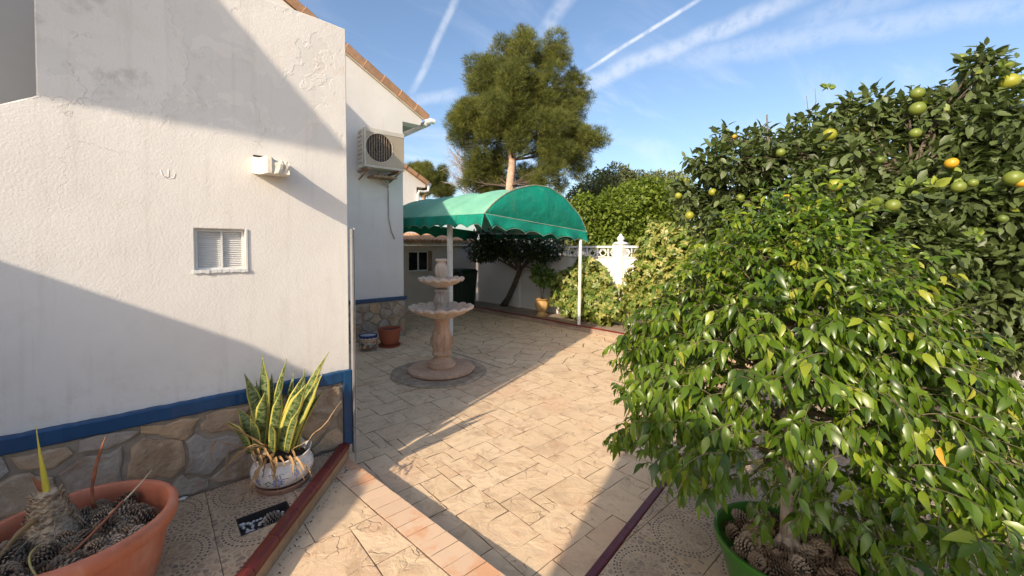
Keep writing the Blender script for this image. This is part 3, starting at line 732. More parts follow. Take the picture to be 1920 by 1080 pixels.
# ------------------------------------------------------------------ outbuildings behind
sh = thing('outbuilding', 'low beige outbuilding with tiled roof and small window in the shade', 'outbuilding', (5.2, 9.85, 0))
BEIGE = plain('beige render', (.58, .53, .47), (.5, .45, .4), .9, 2)  # beige base with slight random mottling
SHY = 9.86
fixn(prism([(3.70, -.02), (7.30, -.02), (7.30, 1.77), (3.70, 1.77)], [[(5.085, 1.06), (5.085, 1.62), (5.80, 1.62), (5.80, 1.06)]], SHY, SHY+.2, xz).build('wall', BEIGE, sh))
wfm = MB()
a, b, c, d = 5.087, 5.70, 1.065, 1.615
for bx in (((a, SHY+.05, c), (a+.03, SHY+.09, d)), ((b-.03, SHY+.05, c), (b, SHY+.09, d)), ((a+.03, SHY+.05, c), (b-.03, SHY+.09, c+.035)), ((a+.03, SHY+.05, d-.035), (b-.03, SHY+.09, d)), (((a+b)/2-.02, SHY+.045, c+.035), ((a+b)/2+.02, SHY+.09, d-.035))): wfm.box(*bx)
wo = wfm.build('window', WHITEM, sh)
for (x0, x1) in ((a+.031, (a+b)/2-.021), ((a+b)/2+.021, b-.031)): MB().box((x0, SHY+.065, c+.036), (x1, SHY+.07, d-.036)).build('pane', plain('dark glass', (.015, .015, .015), None, .1), wo)
MB().box((5.05, SHY+.15, 1.0), (5.84, SHY+.19, 1.68)).build('room_dark', DARK, sh)
MB().box((5.702, SHY+.02, 1.07), (5.798, SHY+.06, 1.61)).build('shutter', plain('brown shutter', (.28, .2, .13), None, .7), sh)
MB().box((5.06, SHY-.03, 1.035), (5.83, SHY-.001, 1.058)).build('sill', BEIGE, sh)
MB().box((3.66, SHY-.11, 1.775), (7.32, SHY+.0, 1.845)).build('gutter', WHITEM, sh)
x = 3.72
while x < 7.3:
    mb = MB().tube([(x, SHY-.16, 1.875), (x, SHY+1.2, 2.10)], [.058, .05], 10); mb.build('roof_tile', TILE, sh, smooth='auto')
    x += .125
MB().add([(3.66, SHY-.1, 1.85), (7.32, SHY-.1, 1.85), (7.32, SHY+1.3, 2.09), (3.66, SHY+1.3, 2.09)], [(0,1,2,3)]).build('roof', TILE, sh)
fh = thing('distant_house', 'distant white gable with tiled verge and white gutter above the canopy', 'house', (6.5, 13, 0))
fixn(prism([(3.0, 0), (7.03, 0), (7.03, 3.86), (7.36, 3.86), (7.40, 3.98), (3.0, 6.40)], [], 13.0, 13.3, xz).build('wall', STUCCO2, fh))
s0 = 5.4
while s0 < 7.4:
    z0 = 3.98+(7.4-s0)*.55; MB().beam((s0, 13.0, z0+.05), (min(s0+.43, 7.47), 13.0, z0+.05-.55*min(.43, 7.47-s0)), .30, .13).build('verge_tile', TILE, fh); s0 += .4
MB().tube([(7.50, 12.9, 3.97), (7.50, 13.6, 3.97)], .07, 10).build('gutter', WHITEM, fh)
MB().tube([(7.50, 12.95, 3.93), (7.46, 12.95, 3.74), (7.30, 12.95, 3.70), (7.10, 12.95, 3.70), (7.06, 12.95, 3.6), (7.06, 12.95, 2.0)], .045, 8).build('downpipe', WHITEM, fh)
# unseen outlines added beyond the left edge of the view, shaped to throw the shade
nb = thing('shade_casters', 'unseen white outlines added beside the viewer to cast shade, outside the frame', 'house', (-2.3, 0, 0))
fixn(prism([(1.32, 0), (3.4, 0), (3.4, 2.46), (2.25, 2.43), (2.12, 2.36), (2.03, 2.14), (1.93, 1.86), (1.72, 1.80), (1.55, 1.79), (1.42, 1.68), (1.34, 1.48), (1.30, 1.2)], [], -2.0, -2.12, yz).build('low_shade_caster', STUCCO2, nb))  # added outline, cut to shade the lower house wall, bed and platform
fixn(prism([(2.02, 4.12), (2.55, 3.33), (3.6, 1.80), (3.6, 4.98), (2.62, 4.98)], [], -2.0, -2.1, yz).build('high_shade_caster', STUCCO2, nb))  # added outline, its edges cut to the shade wedge on the house wall
nb2 = MB().box((-2.2, -3.5, 0), (-2.0, .155, 2.95)).build('rear_shade_caster', STUCCO2); tag(nb2, 'unseen white block added behind the viewer to cast shade, outside the frame', 'house')  # unseen block added to shade the paving at lower right

# ------------------------------------------------------------------ boundary wall with lattice crest
BWX = 7.38
bw = thing('boundary_wall', 'white boundary wall with lattice crest and finial behind the beds', 'wall', (BWX, 5, 0))
MB().box((BWX, -6, -.02), (BWX+.16, 9.86, 1.49)).build('wall', STUCCO2, bw)
MB().box((BWX-.02, -6, 1.4905), (BWX+.18, 9.86, 1.515)).build('coping', WHITEM, bw)
MB().box((BWX+.03, -6, 1.70), (BWX+.13, 9.86, 1.745)).build('top_rail', WHITEM, bw)
def ringpath(yc, zc, r, n=14, a0=0, a1=2*math.pi): return [(BWX+.08, yc+r*math.cos(a0+(a1-a0)*i/n), zc+r*math.sin(a0+(a1-a0)*i/n)) for i in range(n+1)]
lat0 = None
y = 1.6
while y < 9.8:
    mb = MB().tube(ringpath(y, 1.607, .082), .013, 6, False).tube(ringpath(y-.11, 1.70, .10, 8, -math.pi*.5, 0), .011, 6, False).tube(ringpath(y+.11, 1.70, .10, 8, math.pi, math.pi*1.5), .011, 6, False)
    mb.box((BWX+.06, y+.135, 1.516), (BWX+.10, y+.16, 1.699))
    mb.build('lattice_panel', WHITEM, bw); y += .29
for yc in (4.92, 8.1, 1.75):
    MB().box((BWX-.05, yc-.12, -.02), (BWX+.21, yc+.12, 1.78)).build('pillar', STUCCO2, bw, bevel=.01)
    MB().lathe([(.16, 0), (.165, .02), (.12, .04), (.07, .05), (.05, .065), (.075, .09), (.085, .12), (.06, .155), (.03, .185), (.035, .20), (.0, .225)], (BWX+.08, yc, 1.781), 20, cap=False).build('finial', WHITEM, bw, smooth=True)

# ------------------------------------------------------------------ canopy
cv = thing('canopy', 'green barrel-shaped canvas canopy with scalloped valance', 'canopy', (5.4, 5.3, 0))
def m_canvas(c1, c2, tr):
    def f(q):
        c = obj_co(q)
        st = q.noise(c, 2.2, 5, .65); sp = q.rng(q.noise(c, 7, 4, .7), .60, .72)
        streak = q.noise(scal(q, c, (1, 1, .12)), 8, 4, .6)
        col = q.mix(q.rng(st, .35, .7), c1, c2)
        col = q.mix(q.m('MULTIPLY', sp, .30), col, (.30, .30, .20))
        col = q.mix(q.m('MULTIPLY', q.rng(streak, .55, .75), .25), col, (.12, .28, .2))
        h = q.m('ADD', q.noise(c, 5, 3, .5), q.m('MULTIPLY', q.noise(c, 300, 2), .05))
        return bsdf(q, col, .75, h, .55, .05, trans=tr, tcol=tuple(v*1.0 for v in c1), spec=.25)
    return f
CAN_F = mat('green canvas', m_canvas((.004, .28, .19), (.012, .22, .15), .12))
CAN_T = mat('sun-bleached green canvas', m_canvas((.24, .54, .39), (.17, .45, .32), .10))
PIPING = plain('sun-rotted seam tape', (.36, .34, .22), (.2, .25, .16), .8, 12)
ARC = [(4.08, 2.266), (4.30, 2.47), (4.66, 2.685), (5.14, 2.825), (5.40, 2.845), (5.66, 2.825), (6.06, 2.68), (6.30, 2.52), (6.50, 2.38), (6.66, 2.19), (6.74, 2.04)]
def arc(t):
    t *= len(ARC)-1; i = min(int(t), len(ARC)-2); f = t-i
    def h(k, i, f):
        p0 = ARC[max(i-1, 0)][k]; p1 = ARC[i][k]; p2 = ARC[i+1][k]; p3 = ARC[min(i+2, len(ARC)-1)][k]
        return .5*((2*p1)+(-p0+p2)*f+(2*p0-5*p1+4*p2-p3)*f*f+(-p0+3*p1-3*p2+p3)*f**3)
    return h(0, i, f), h(1, i, f)
FY, BY = 5.28, 9.0
mb = MB(); NA, NL = 40, 30
for j in range(NL+1):
    y = FY+(BY-FY)*j/NL; sag = .04*abs(math.sin(math.pi*j/NL*4))
    for i in range(NA+1):
        x, z = arc(i/NA); k = math.sin(math.pi*i/NA); rise = .030*(y-FY)*(1-i/NA*.6)
        mb.v.append((x, y, z+rise-sag*(.3+k)))
for j in range(NL):
    for i in range(NA): a = j*(NA+1)+i; mb.f.append((a, a+1, a+NA+2, a+NA+1))
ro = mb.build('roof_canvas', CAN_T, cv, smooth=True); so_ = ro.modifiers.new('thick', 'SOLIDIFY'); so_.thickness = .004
# end panel bulging slightly outwards
mb = MB()
for i in range(NA+1):
    x, z = arc(i/NA); zb = 2.266+(2.04-2.266)*(x-4.08)/(6.74-4.08)
    for j in range(13):
        t = j/12; b = math.sin(math.pi*t)*math.sin(math.pi*i/NA)*.07
        mb.v.append((x, FY-.002-b, zb+(z-zb)*t))
for i in range(NA):
    for j in range(12): a = i*13+j; mb.f.append((a, a+13, a+14, a+1))
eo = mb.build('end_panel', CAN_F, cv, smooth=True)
mb = MB().tube([(arc(i/NA)[0], FY-.004, arc(i/NA)[1]+.002) for i in range(NA+1)], .010, 6); mb.build('seam', PIPING, cv)
MB().tube([(4.08, FY-.01, 2.262), (5.4, FY-.022, 2.148), (6.74, FY-.01, 2.036)], .008, 6).build('seam', plain('pale seam', (.30, .45, .36), None, .7), cv)
MB().tube([(4.077, FY, 2.262), (4.074, 7.2, 2.29), (4.075, BY, 2.37)], .008, 6).build('seam', PIPING, cv)
def valance(p, q, h, n, name, flare, cut0=0.0):
    p, q = Vector(p), Vector(q); L = (q-p).length; d = (q-p)/L; out = Vector((d.y, -d.x, 0)); mb = MB(); N = n*10
    for i in range(N+1):
        s = i/N; ph = (s*n) % 1.0; hh = h*(.80+.20*(1-abs(math.cos(math.pi*ph)))**.7*1.0) if i not in (0, N) else h*.8
        # shape each scallop: shallow arch with a small drop at its end
        hh = h*(1.0-.28*math.sin(math.pi*ph)**.8)
        base = p.lerp(q, s); e = max(0, cut0-s*L)
        for j in range(6):
            t = j/5; wav = .030*math.sin(s*n*math.pi*1.3+1.1)*t+.010*math.sin(s*31+2)*t
            mb.v.append(tuple(base+out*(flare*t+wav)+d*(e*t*.0+cut0*t*max(0, 1-s*L/.25))+Vector((0, 0, -hh*t))))
    for i in range(N):
        for j in range(5): a = i*6+j; mb.f.append((a, a+6, a+7, a+1))
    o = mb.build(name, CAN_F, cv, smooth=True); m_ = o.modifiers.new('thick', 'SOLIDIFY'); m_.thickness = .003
    MB().tube([mb.v[i*6+5] for i in range(N+1)], .0045, 5).build('hem', plain('pale hem', (.35, .46, .38), None, .8), cv)
valance((4.085, FY-.012, 2.262), (6.745, FY-.012, 2.036), .235, 6, 'front_valance', .03, .10)
valance((4.072, BY, 2.37), (4.072, FY-.01, 2.262), .235, 9, 'side_valance', .04)
valance((6.75, FY, 2.036), (6.75, BY, 2.13), .20, 9, 'side_valance', .03)
valance((6.745, BY+.01, 2.15), (4.085, BY+.01, 2.37), .30, 6, 'back_valance', .02)
# steel frame
MB().tube([(6.53, 5.285, -.01), (6.535, 5.27, 1.0), (6.60, 5.31, 2.02)], .034, 14).build('post', WHITEM, cv, smooth='auto')
MB().box((4.21, 6.53, -.01), (4.29, 6.61, 2.30)).build('post', WHITEM, cv, bevel=.004)
for yy in (5.36, 7.1, 8.9):
    MB().tube([(arc(i/20)[0]*.985+.08, yy, arc(i/20)[1]-.06+.02*(yy-FY)) for i in range(21)], .018, 8).build('hoop', GREYM, cv)
for (xx, zz) in ((4.16, 2.22), (6.64, 2.0)): MB().tube([(xx, 5.34, zz), (xx, 8.95, zz+.08)], .02, 8).build('rail', GREYM, cv)

# ------------------------------------------------------------------ fountain
FX, FYc = 2.965, 4.80
fo = thing('fountain', 'two-tiered pink stone fountain with scalloped bowls on a round slab', 'fountain', (FX, FYc, 0))
def m_pink(c1, c2, c3):
    def f(q):
        c = obj_co(q); n = q.noise(c, 6, 6, .65, .3)
        col = q.mix(q.rng(n, .38, .66), c1, c2)
        col = q.mix(q.m('MULTIPLY', q.rng(q.noise(scal(q, c, (1, 1, .3)), 14, 4, .7), .55, .72), .6), col, c3)
        run = q.noise(scal(q, c, (9, 9, 1.1)), 3, 4, .65)
        col = q.mix(q.m('MULTIPLY', q.rng(run, .52, .68), .5), col, tuple(v*.55 for v in c1))
        col = q.mix(q.m('MULTIPLY', q.rng(q.noise(c, 38, 4, .7), .60, .70), .5), col, (.17, .15, .12))
        return bsdf(q, col, .82, q.m('ADD', q.noise(c, 50, 4, .6), n), .6, .005)
    return f
PINK = mat('pink cast stone', m_pink((.60, .40, .27), (.50, .31, .20), (.40, .28, .19)))
PINKG = mat('grey pink cast stone', m_pink((.50, .42, .35), (.36, .30, .26), (.22, .18, .16)))
conc = MB().lathe([(.645, 0), (.645, .014), (.63, .020), (.56, .020), (.545, .010), (.30, .010)], (2.91, 4.77, 0), 64, lambda i, t: (1+.015*math.sin(3*t+1)+.01*math.sin(7*t), .002*math.sin(9*t)), cap=False)
conc.build('concrete_ring', plain('mossy concrete', (.50, .38, .27), (.26, .20, .14), .9, 9, 60, .9, .008), fo, smooth='auto')
MB().lathe([(.10, .012), (.425, .014), (.445, .03), (.445, .055), (.43, .066), (.30, .068), (.1, .068)], (FX-.01, FYc-.01, 0), 96, lambda i, t: (1+(.022*abs(math.cos(5*t)) if i in (1, 2, 3, 4) else 0), 0)).build('base_slab', PINK, fo, smooth='auto')
zf = .066
ped = [(.19, 0), (.20, .012), (.20, .04), (.185, .05), (.185, .075), (.16, .085), (.135, .13), (.125, .155), (.135, .165), (.15, .172), (.15, .205), (.135, .215), (.128, .225), (.145, .27), (.165, .33), (.17, .38), (.16, .44), (.14, .49), (.122, .54), (.118, .58), (.122, .62), (.135, .635), (.135, .66), (.12, .67), (.125, .70)]
def flute(lo, hi, k, amp):
    return lambda i, t: (1-amp*(abs(math.sin(k*t))**6) if lo <= i <= hi else 1, 0)
ped = [(a*(.90 if 5 <= i <= 24 else .97), b) for i, (a, b) in enumerate(ped)]
ped = [(a*(.90 if 15 < i < 22 or 5 < i < 9 else 1), b) for i, (a, b) in enumerate(ped)]
MB().lathe(ped, (FX, FYc, zf), 80, flute(12, 18, 4, .09)).build('pedestal', PINK, fo, smooth='auto')
ov = MB()
for k in range(8):
    t0 = (k+.5)*math.pi/4
    pts = []
    for i in range(17):
        a = 2*math.pi*i/16; zz = zf+.35+.055*math.sin(a); rr_ = .151+.003; tt = t0+.17*math.cos(a)
        pts.append((FX+rr_*math.cos(tt), FYc+rr_*math.sin(tt), zz))
    ov.tube(pts, .006, 5, False)
ov.build('carved_ovals', PINK, fo, smooth=True)
def bowl(zr, R, rb_, depth, lobes, name, m, zc):
    prof = [(rb_*.9, -depth), (rb_*1.1, -depth+.01), (R*.45, -depth*.80), (R*.72, -depth*.52), (R*.88, -depth*.24), (R*.93, -.025), (R*.99, -.022), (R*1.0, -.004), (R*.985, .012), (R*.93, .014), (R*.885, 0), (R*.86, -.02), (R*.70, -depth*.42), (R*.40, -depth*.62), (.02, -depth*.66)]
    def mod(i, t):
        s_ = abs(math.sin(lobes*t/2))
        if 6 <= i <= 10: return 1-.065*(1-s_)**2, .026*(s_-.5)
        if 2 <= i <= 5: return 1-.07*(1-s_)**3, 0
        if 11 <= i <= 12: return 1-.02*(1-s_), 0
        return 1, 0
    MB().lathe(prof, (FX, FYc, zr), lobes*10, mod).build(name, m, fo, smooth='auto')
BOWLM = mat('bowl stone', m_pink((.66, .53, .41), (.60, .43, .31), (.36, .30, .24)))
bowl(.885, .445, .13, .155, 16, 'lower_bowl', BOWLM, 0)
MB().lathe([(.05, .0), (.12, .0), (.125, .03), (.10, .04), (.09, .055), (.10, .075), (.085, .085), (.09, .11), (.108, .15), (.110, .19), (.10, .23), (.085, .26), (.082, .30), (.10, .31), (.10, .34), (.08, .35)], (FX, FYc, .79), 64, flute(7, 11, 6, .13)).build('stem', PINKG, fo, smooth='auto')
bowl(1.275, .315, .10, .115, 14, 'upper_bowl', BOWLM, 0)
MB().lathe([(.08, 0), (.085, .02), (.085, .05), (.068, .06), (.062, .075), (.075, .10), (.088, .15), (.088, .20), (.075, .25), (.058, .28), (.062, .295), (.08, .305), (.082, .325), (.07, .335), (.045, .33), (.04, .28)], (FX, FYc, 1.215), 64, lambda i, t: (1-.07*abs(math.sin(5*t))**5 if 5 <= i <= 9 else (1+.03*math.cos(8*t) if 11 <= i <= 13 else 1), 0)).build('top_urn', BOWLM, fo, smooth='auto')
MB().box((FX+.18, FYc-.10, .805), (FX+.30, FYc-.02, .825)).build('leaf_litter', TWIG, fo)

# ------------------------------------------------------------------ foliage machinery
def leaf_template(w=.4, droop=.35, fold=.22, rows=(.22, .5, .8), wid=(.75, 1.0, .62), keel=True):
    v = [(0, 0, 0)]
    for t, k in zip(rows, wid):
        z = -droop*t*t
        v += [(-w/2*k, t, z+fold*w/2*k), (0, t, z), (w/2*k, t, z+fold*w/2*k)]
    v.append((0, 1.0, -droop)); n = len(rows); f = [(0, 2, 1), (0, 3, 2)]
    for r in range(n-1):
        a = 1+3*r; b = a+3
        f += [(a, a+1, b+1), (a, b+1, b), (a+1, a+2, b+2), (a+1, b+2, b+1)]
    a = 1+3*(n-1); e = len(v)-1; f += [(a, a+1, e), (a+1, a+2, e)]
    return np.array(v, float), np.array(f, int)
L_FICUS = leaf_template(.42, .42, .32, (.16, .42, .74), (.70, 1.0, .58))
L_ORANGE = leaf_template(.48, .12, .28, (.3, .65), (.95, .85))
L_BROAD = leaf_template(.62, .20, .2, (.35, .7), (1.0, .8))
L_SMALL = (np.array([(0,0,0), (-.28,.45,.05), (.28,.45,.05), (0,1,-.08)], float), np.array([(0,2,1), (1,2,3)], int))
L_NEEDLE = (np.array([(-.03,0,0), (.03,0,0), (0,1,-.04)], float), np.array([(0,1,2)], int))
def norm(a): return a/np.maximum(np.linalg.norm(a, axis=-1, keepdims=True), 1e-9)
def frames(d, n):
    d = norm(d); s = norm(np.cross(d, n)); n = np.cross(s, d); return np.stack([s, d, n], axis=-1)
def bake(name, m, parent, tmpl, P, D, Nn, S, tint, smooth=True, kind=None):
    V, F = tmpl; k = len(P)
    M = frames(D, Nn); W_ = np.einsum('kij,vj->kvi', M, V)*S[:, None, None]+P[:, None, :]
    allF = (F[None]+(np.arange(k)*len(V))[:, None, None]).reshape(-1, 3)
    me = bpy.data.meshes.new(name); me.vertices.add(k*len(V)); me.vertices.foreach_set('co', W_.reshape(-1).astype(np.float32))
    me.loops.add(len(allF)*3); me.loops.foreach_set('vertex_index', allF.reshape(-1).astype(np.int32))
    me.polygons.add(len(allF)); me.polygons.foreach_set('loop_start', (np.arange(len(allF))*3).astype(np.int32))
    me.polygons.foreach_set('use_smooth', np.ones(len(allF), bool) if smooth else np.zeros(len(allF), bool))
    a = me.attributes.new('tint', 'FLOAT', 'POINT'); a.data.foreach_set('value', np.repeat(tint, len(V)).astype(np.float32))
    me.update(calc_edges=True); me.validate()
    o = link(name, me, m, parent)
    if kind: o['kind'] = kind
    return o
def single_leaves(m, parent, tmpl, P, D, Nn, S, tint, prefix='leaf'):
    "individual leaves sharing a handful of meshes"
    V, F = tmpl; var = []
    for k in range(8):
        me = bpy.data.meshes.new(prefix); t = (k+.5)/8
        Vk = V.copy(); Vk[:, 0] *= .9+.05*(k % 4); Vk[:, 2] *= .7+.25*(k % 3)
        me.from_pydata([tuple(v) for v in Vk], [], [tuple(f) for f in F]); a = me.attributes.new('tint', 'FLOAT', 'POINT'); a.data.foreach_set('value', [t]*len(V)); me.materials.append(m); me.shade_smooth(); var.append(me)
    M = frames(D, Nn); base = Vector((0, 0, 0)); b = parent
    while b is not None: base += b.location; b = b.parent
    for i in range(len(P)):
        o = bpy.data.objects.new(prefix, var[min(7, int(tint[i]*8))]); COL.objects.link(o); o.parent = parent
        mm = Matrix([[M[i][r][c]*S[i] for c in range(3)]+[P[i][r]-base[r]] for r in range(3)]+[[0, 0, 0, 1]]); o.matrix_local = mm
def split_leaves(m, parent, tmpl, P, D, Nn, S, tint, n=300):
    C0 = np.array(CAM); dist = np.linalg.norm(P-C0, axis=1)
    v = P-C0; fw = v@np.array(FW); px = FOC*(v@np.array(RT))/np.maximum(fw, .05)+PCX; py = PCY-FOC*(v@np.array(UP))/np.maximum(fw, .05)
    vis = (fw > .1) & (px > 0) & (px < 1920) & (py > 0) & (py < 1080)
    score = np.where(vis, S/dist, 0); idx = np.argsort(-score)[:n]; mask = np.zeros(len(P), bool); mask[idx] = True
    single_leaves(m, parent, tmpl, P[mask], D[mask], Nn[mask], S[mask], tint[mask])
    r = ~mask
    bake('leaves', m, parent, tmpl, P[r], D[r], Nn[r], S[r], tint[r], kind='stuff')
def sphere(n):
    v = RNG.normal(size=(n, 3)); return norm(v)
def wob_path(a, b, n, amp, rr):
    a, b = Vector(a), Vector(b); L = (b-a).length; pts = []
    off_ = Vector((rr.uniform(-1, 1), rr.uniform(-1, 1), rr.uniform(-.5, 1)))*amp*L
    for i in range(n+1):
        t = i/n; pts.append(a.lerp(b, t)+off_*math.sin(math.pi*t)+Vector((rr.uniform(-1, 1), rr.uniform(-1, 1), rr.uniform(-1, 1)))*amp*L*.12*(0 if i in (0, n) else 1))
    return pts
def blob_leaves(blobs, n, size, down=.3, shell=(.45, 1.0), squash=.85, outd=.8):
    "positions, directions, normals, sizes for leaves spread through rounded clumps"
    B = np.array([(b[0], b[1], b[2], b[3]) for b in blobs]); wgt = B[:, 3]**2.2; k = RNG.choice(len(B), n, p=wgt/wgt.sum())
    u = sphere(n); r = RNG.uniform(shell[0]**3, shell[1]**3, n)**(1/3)
    lump = 1+.22*np.sin(u[:, 0]*5+k*1.7)*np.sin(u[:, 1]*6+k)*np.cos(u[:, 2]*5+k*.6)
    P = B[k, :3]+u*(r*lump*B[k, 3])[:, None]*np.array([1, 1, squash])
    D = norm(u*outd+sphere(n)*.75+np.array([0, 0, -down])); N_ = norm(u*.5+sphere(n)*.55+np.array([0, 0, .8]))
    S = RNG.uniform(size*.65, size*1.2, n)
    return P, D, N_, S, k, r
def tree(name, label, cat, base, blobs, m, tmpl, n, size, bark, trunk, tr, group=None, down=.3, shell=(.45, 1.0), tintf=None, twigs=2, part='crown', squash=.85, outd=.8, branch_r=.35, br=None, rr=None, splitn=0, sub=0):
    t = thing(name, label, cat, base, group); rr = rr or random.Random(len(label)*7+n)
    mb = MB().tube(trunk, tr, 12); mb.build('trunk', bark, t, smooth=True)
    bm_ = MB(); T0 = [Vector(p) for p in trunk]
    for b in blobs:
        c = Vector(b[:3]); cand = [p for p in T0[len(T0)//3:] if p.z < c.z+.1] or T0[-2:]
        s = min(cand, key=lambda p: (p-c).length+abs((c.z-p.z)-.5*(c-p).length)*.6); pr = tr[-1]*1.0 if hasattr(tr, '__len__') else tr*.5
        r0 = max(pr*branch_r*1.6, .004); pts = wob_path(s, c, 6, .10, rr); bm_.tube(pts, [r0*(1-.75*i/6) for i in range(7)], 6, False)
        for k in range(twigs):
            u = Vector(sphere(1)[0])*b[3]*.8; e = c+Vector((u.x, u.y, abs(u.z)*.5+u.z*.5)); bm_.tube(wob_path(pts[rr.choice((3, 4, 5, 6))], e, 4, .12, rr), [r0*.35*(1-.7*i/4) for i in range(5)], 4, False)
    bm_.build('branches', br or bark, t, smooth=True)
    if sub: blobs = subdivide(blobs, sub, .42, 9)
    P, D, N_, S, k, r = blob_leaves(blobs, n, size, down, shell, squash, outd)
    kt = RNG.uniform(0, 1, len(blobs))[k]
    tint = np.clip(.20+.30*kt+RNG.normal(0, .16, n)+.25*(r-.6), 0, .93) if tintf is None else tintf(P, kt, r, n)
    if splitn: split_leaves(m, t, tmpl, P, D, N_, S, tint, splitn)
    else:
        o = bake(part, m, t, tmpl, P, D, N_, S, tint); o['kind'] = 'stuff'
    return t
def blobs_px(lst): return [(*at(px, py, d), r) for (px, py, d, r) in lst]

# ------------------------------------------------------------------ background trees
# tall pine beyond the plot
PD = 18.0
pine_bl = [(975,85,17.5,.95),(1040,100,18,.8),(935,105,18,.85),(895,150,18.3,.95),(960,150,16.8,1.1),(1030,165,17.2,1.1),(880,205,18,.9),(870,240,17.6,.75),(940,215,16.6,1.1),(1010,230,16.6,1.15),(1060,240,17.6,.9),(1080,165,18.4,.6),(1088,185,18,.5),
           (900,270,17.8,.9),(900,305,18.2,.75),(1055,290,17.0,.9),(1100,270,17.2,.8),(1118,262,17.0,.5),(1030,310,16.9,.8),(1085,305,17.4,.7),(985,60,18,.45),(860,215,18,.45),(1075,140,18.5,.4),(930,330,18.5,.5),(1010,345,17.0,.5),(1050,345,17.0,.45),(970,270,16.4,.45),(1000,130,19,1.3),(950,220,19,1.4),(1040,260,19,1.2), (905,330,19,.7),(885,340,18,.5),(915,350,18.2,.5),(935,350,18.4,.5),(1000,330,17.8,.6),(975,250,16.8,.8),(930,300,18.6,.8),(925,340,18.8,.6),(890,335,18.5,.5),(945,285,18.2,.7),(985,330,18.8,.6),(935,165,17.6,1.2),(1000,190,17.6,1.3),(900,230,17.8,1.0),(1040,200,17.6,1.1)]
bl = blobs_px(pine_bl)
tb = at(957, 505, PD)
tt = [Vector((tb.x, tb.y, 0)), at(957, 420, PD), at(956, 350, PD), at(961, 300, PD), at(955, 265, PD), at(965, 200, PD), at(975, 120, PD), at(980, 70, PD)]
def subdivide(blobs, n, f, seed):
    rr = random.Random(seed); out = []
    for b in blobs:
        out.append((b[0], b[1], b[2], b[3]*.62))
        for k in range(n):
            u = Vector((rr.gauss(0, 1), rr.gauss(0, 1), rr.gauss(0, 1))).normalized()*b[3]*rr.uniform(.55, .85); r_ = b[3]*f*rr.uniform(.7, 1.25); out.append((b[0]+u.x, b[1]+u.y, b[2]+u.z, r_))
    return out
def pine(name, label, base, blobs, trunk, tr, ntuft, tl, nn, group=None):
    t = thing(name, label, 'tree', base, group); rr = random.Random(4)
    MB().tube(trunk, tr, 12).build('trunk', BARKP, t, smooth=True)
    bm_ = MB()
    for b in blobs:
        c = Vector(b[:3]); cand = [p for p in trunk[2:] if p.z < c.z+.2] or [trunk[3]]
        s = min(cand, key=lambda p: (p-c).length)
        pts = wob_path(s, c, 6, .08, rr); bm_.tube(pts, [tr[0]*.20*(1-.7*i/6) for i in range(7)], 6, False)
        for k in range(9): bm_.tube(wob_path(pts[rr.choice((3, 4, 5))], Vector(c)+Vector(sphere(1)[0])*b[3]*.9, 4, .12, rr), [tr[0]*.10*(1-.7*i/4) for i in range(5)], 4, False)
    bm_.build('branches', BARKD, t, smooth=True)
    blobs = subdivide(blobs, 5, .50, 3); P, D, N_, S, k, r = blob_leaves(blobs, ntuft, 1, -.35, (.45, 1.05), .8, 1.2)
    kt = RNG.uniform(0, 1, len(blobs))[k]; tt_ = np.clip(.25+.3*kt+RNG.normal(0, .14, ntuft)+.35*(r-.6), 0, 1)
    P2 = np.repeat(P, nn, 0)+RNG.normal(0, tl*.18, (ntuft*nn, 3)); D2 = norm(np.repeat(D, nn, 0)+RNG.normal(0, .55, (ntuft*nn, 3))); N2 = sphere(ntuft*nn)
    o = bake('crown', PINEL, t, L_NEEDLE, P2, D2, N2, RNG.uniform(tl*.6, tl*1.3, ntuft*nn), np.clip(np.repeat(tt_, nn)+RNG.normal(0, .08, ntuft*nn), 0, 1)); o['kind'] = 'stuff'
    return t
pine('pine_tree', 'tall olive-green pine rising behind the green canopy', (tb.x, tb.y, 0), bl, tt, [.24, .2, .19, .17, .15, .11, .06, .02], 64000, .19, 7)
tb2 = at(790, 480, 24)
pine('pine_tree', 'small rounded pine behind the distant gable roof', (tb2.x, tb2.y, 0), blobs_px([(785,318,24,.75),(800,330,23.6,.7),(828,328,24,.65),(822,350,23.8,.8),(770,325,24.5,.8),(795,345,24,.8),(838,355,24,.5)]),
     [Vector((tb2.x, tb2.y, 0)), at(792, 420, 24), at(794, 370, 24), at(795, 340, 24), at(795, 315, 24)], [.2, .18, .14, .1, .05], 8500, .22, 7)
# bare tree beside the pine
tb3 = at(905, 480, 19)
bt = thing('bare_tree', 'grey leafless tree left of the tall pine trunk', 'tree', (tb3.x, tb3.y, 0)); rr = random.Random(8)
MB().tube([Vector((tb3.x, tb3.y, 0)), at(915, 400, 19), at(918, 360, 19), at(922, 300, 19.2)], [.13, .11, .09, .05], 8).build('trunk', BARKD, bt, smooth=True)
bm_ = MB()
for k in range(60):
    s = at(rr.uniform(905, 918), rr.uniform(345, 400), 19); e = at(rr.uniform(845, 935), rr.uniform(285, 352), rr.uniform(18.5, 19.5)); pts = wob_path(s, e, 6, .12, rr)
    bm_.tube(pts, [.035*(1-.8*i/6) for i in range(7)], 4, False)
    for j in range(9): bm_.tube(wob_path(pts[rr.randint(2, 6)], e+Vector((rr.uniform(-.5, .5), rr.uniform(-.5, .5), rr.uniform(-.4, .6))), 3, .15, rr), [.010, .008, .006, .004], 3, False)
bm_.build('branches', plain('pale grey twig', (.36, .31, .28), None, .9), bt)
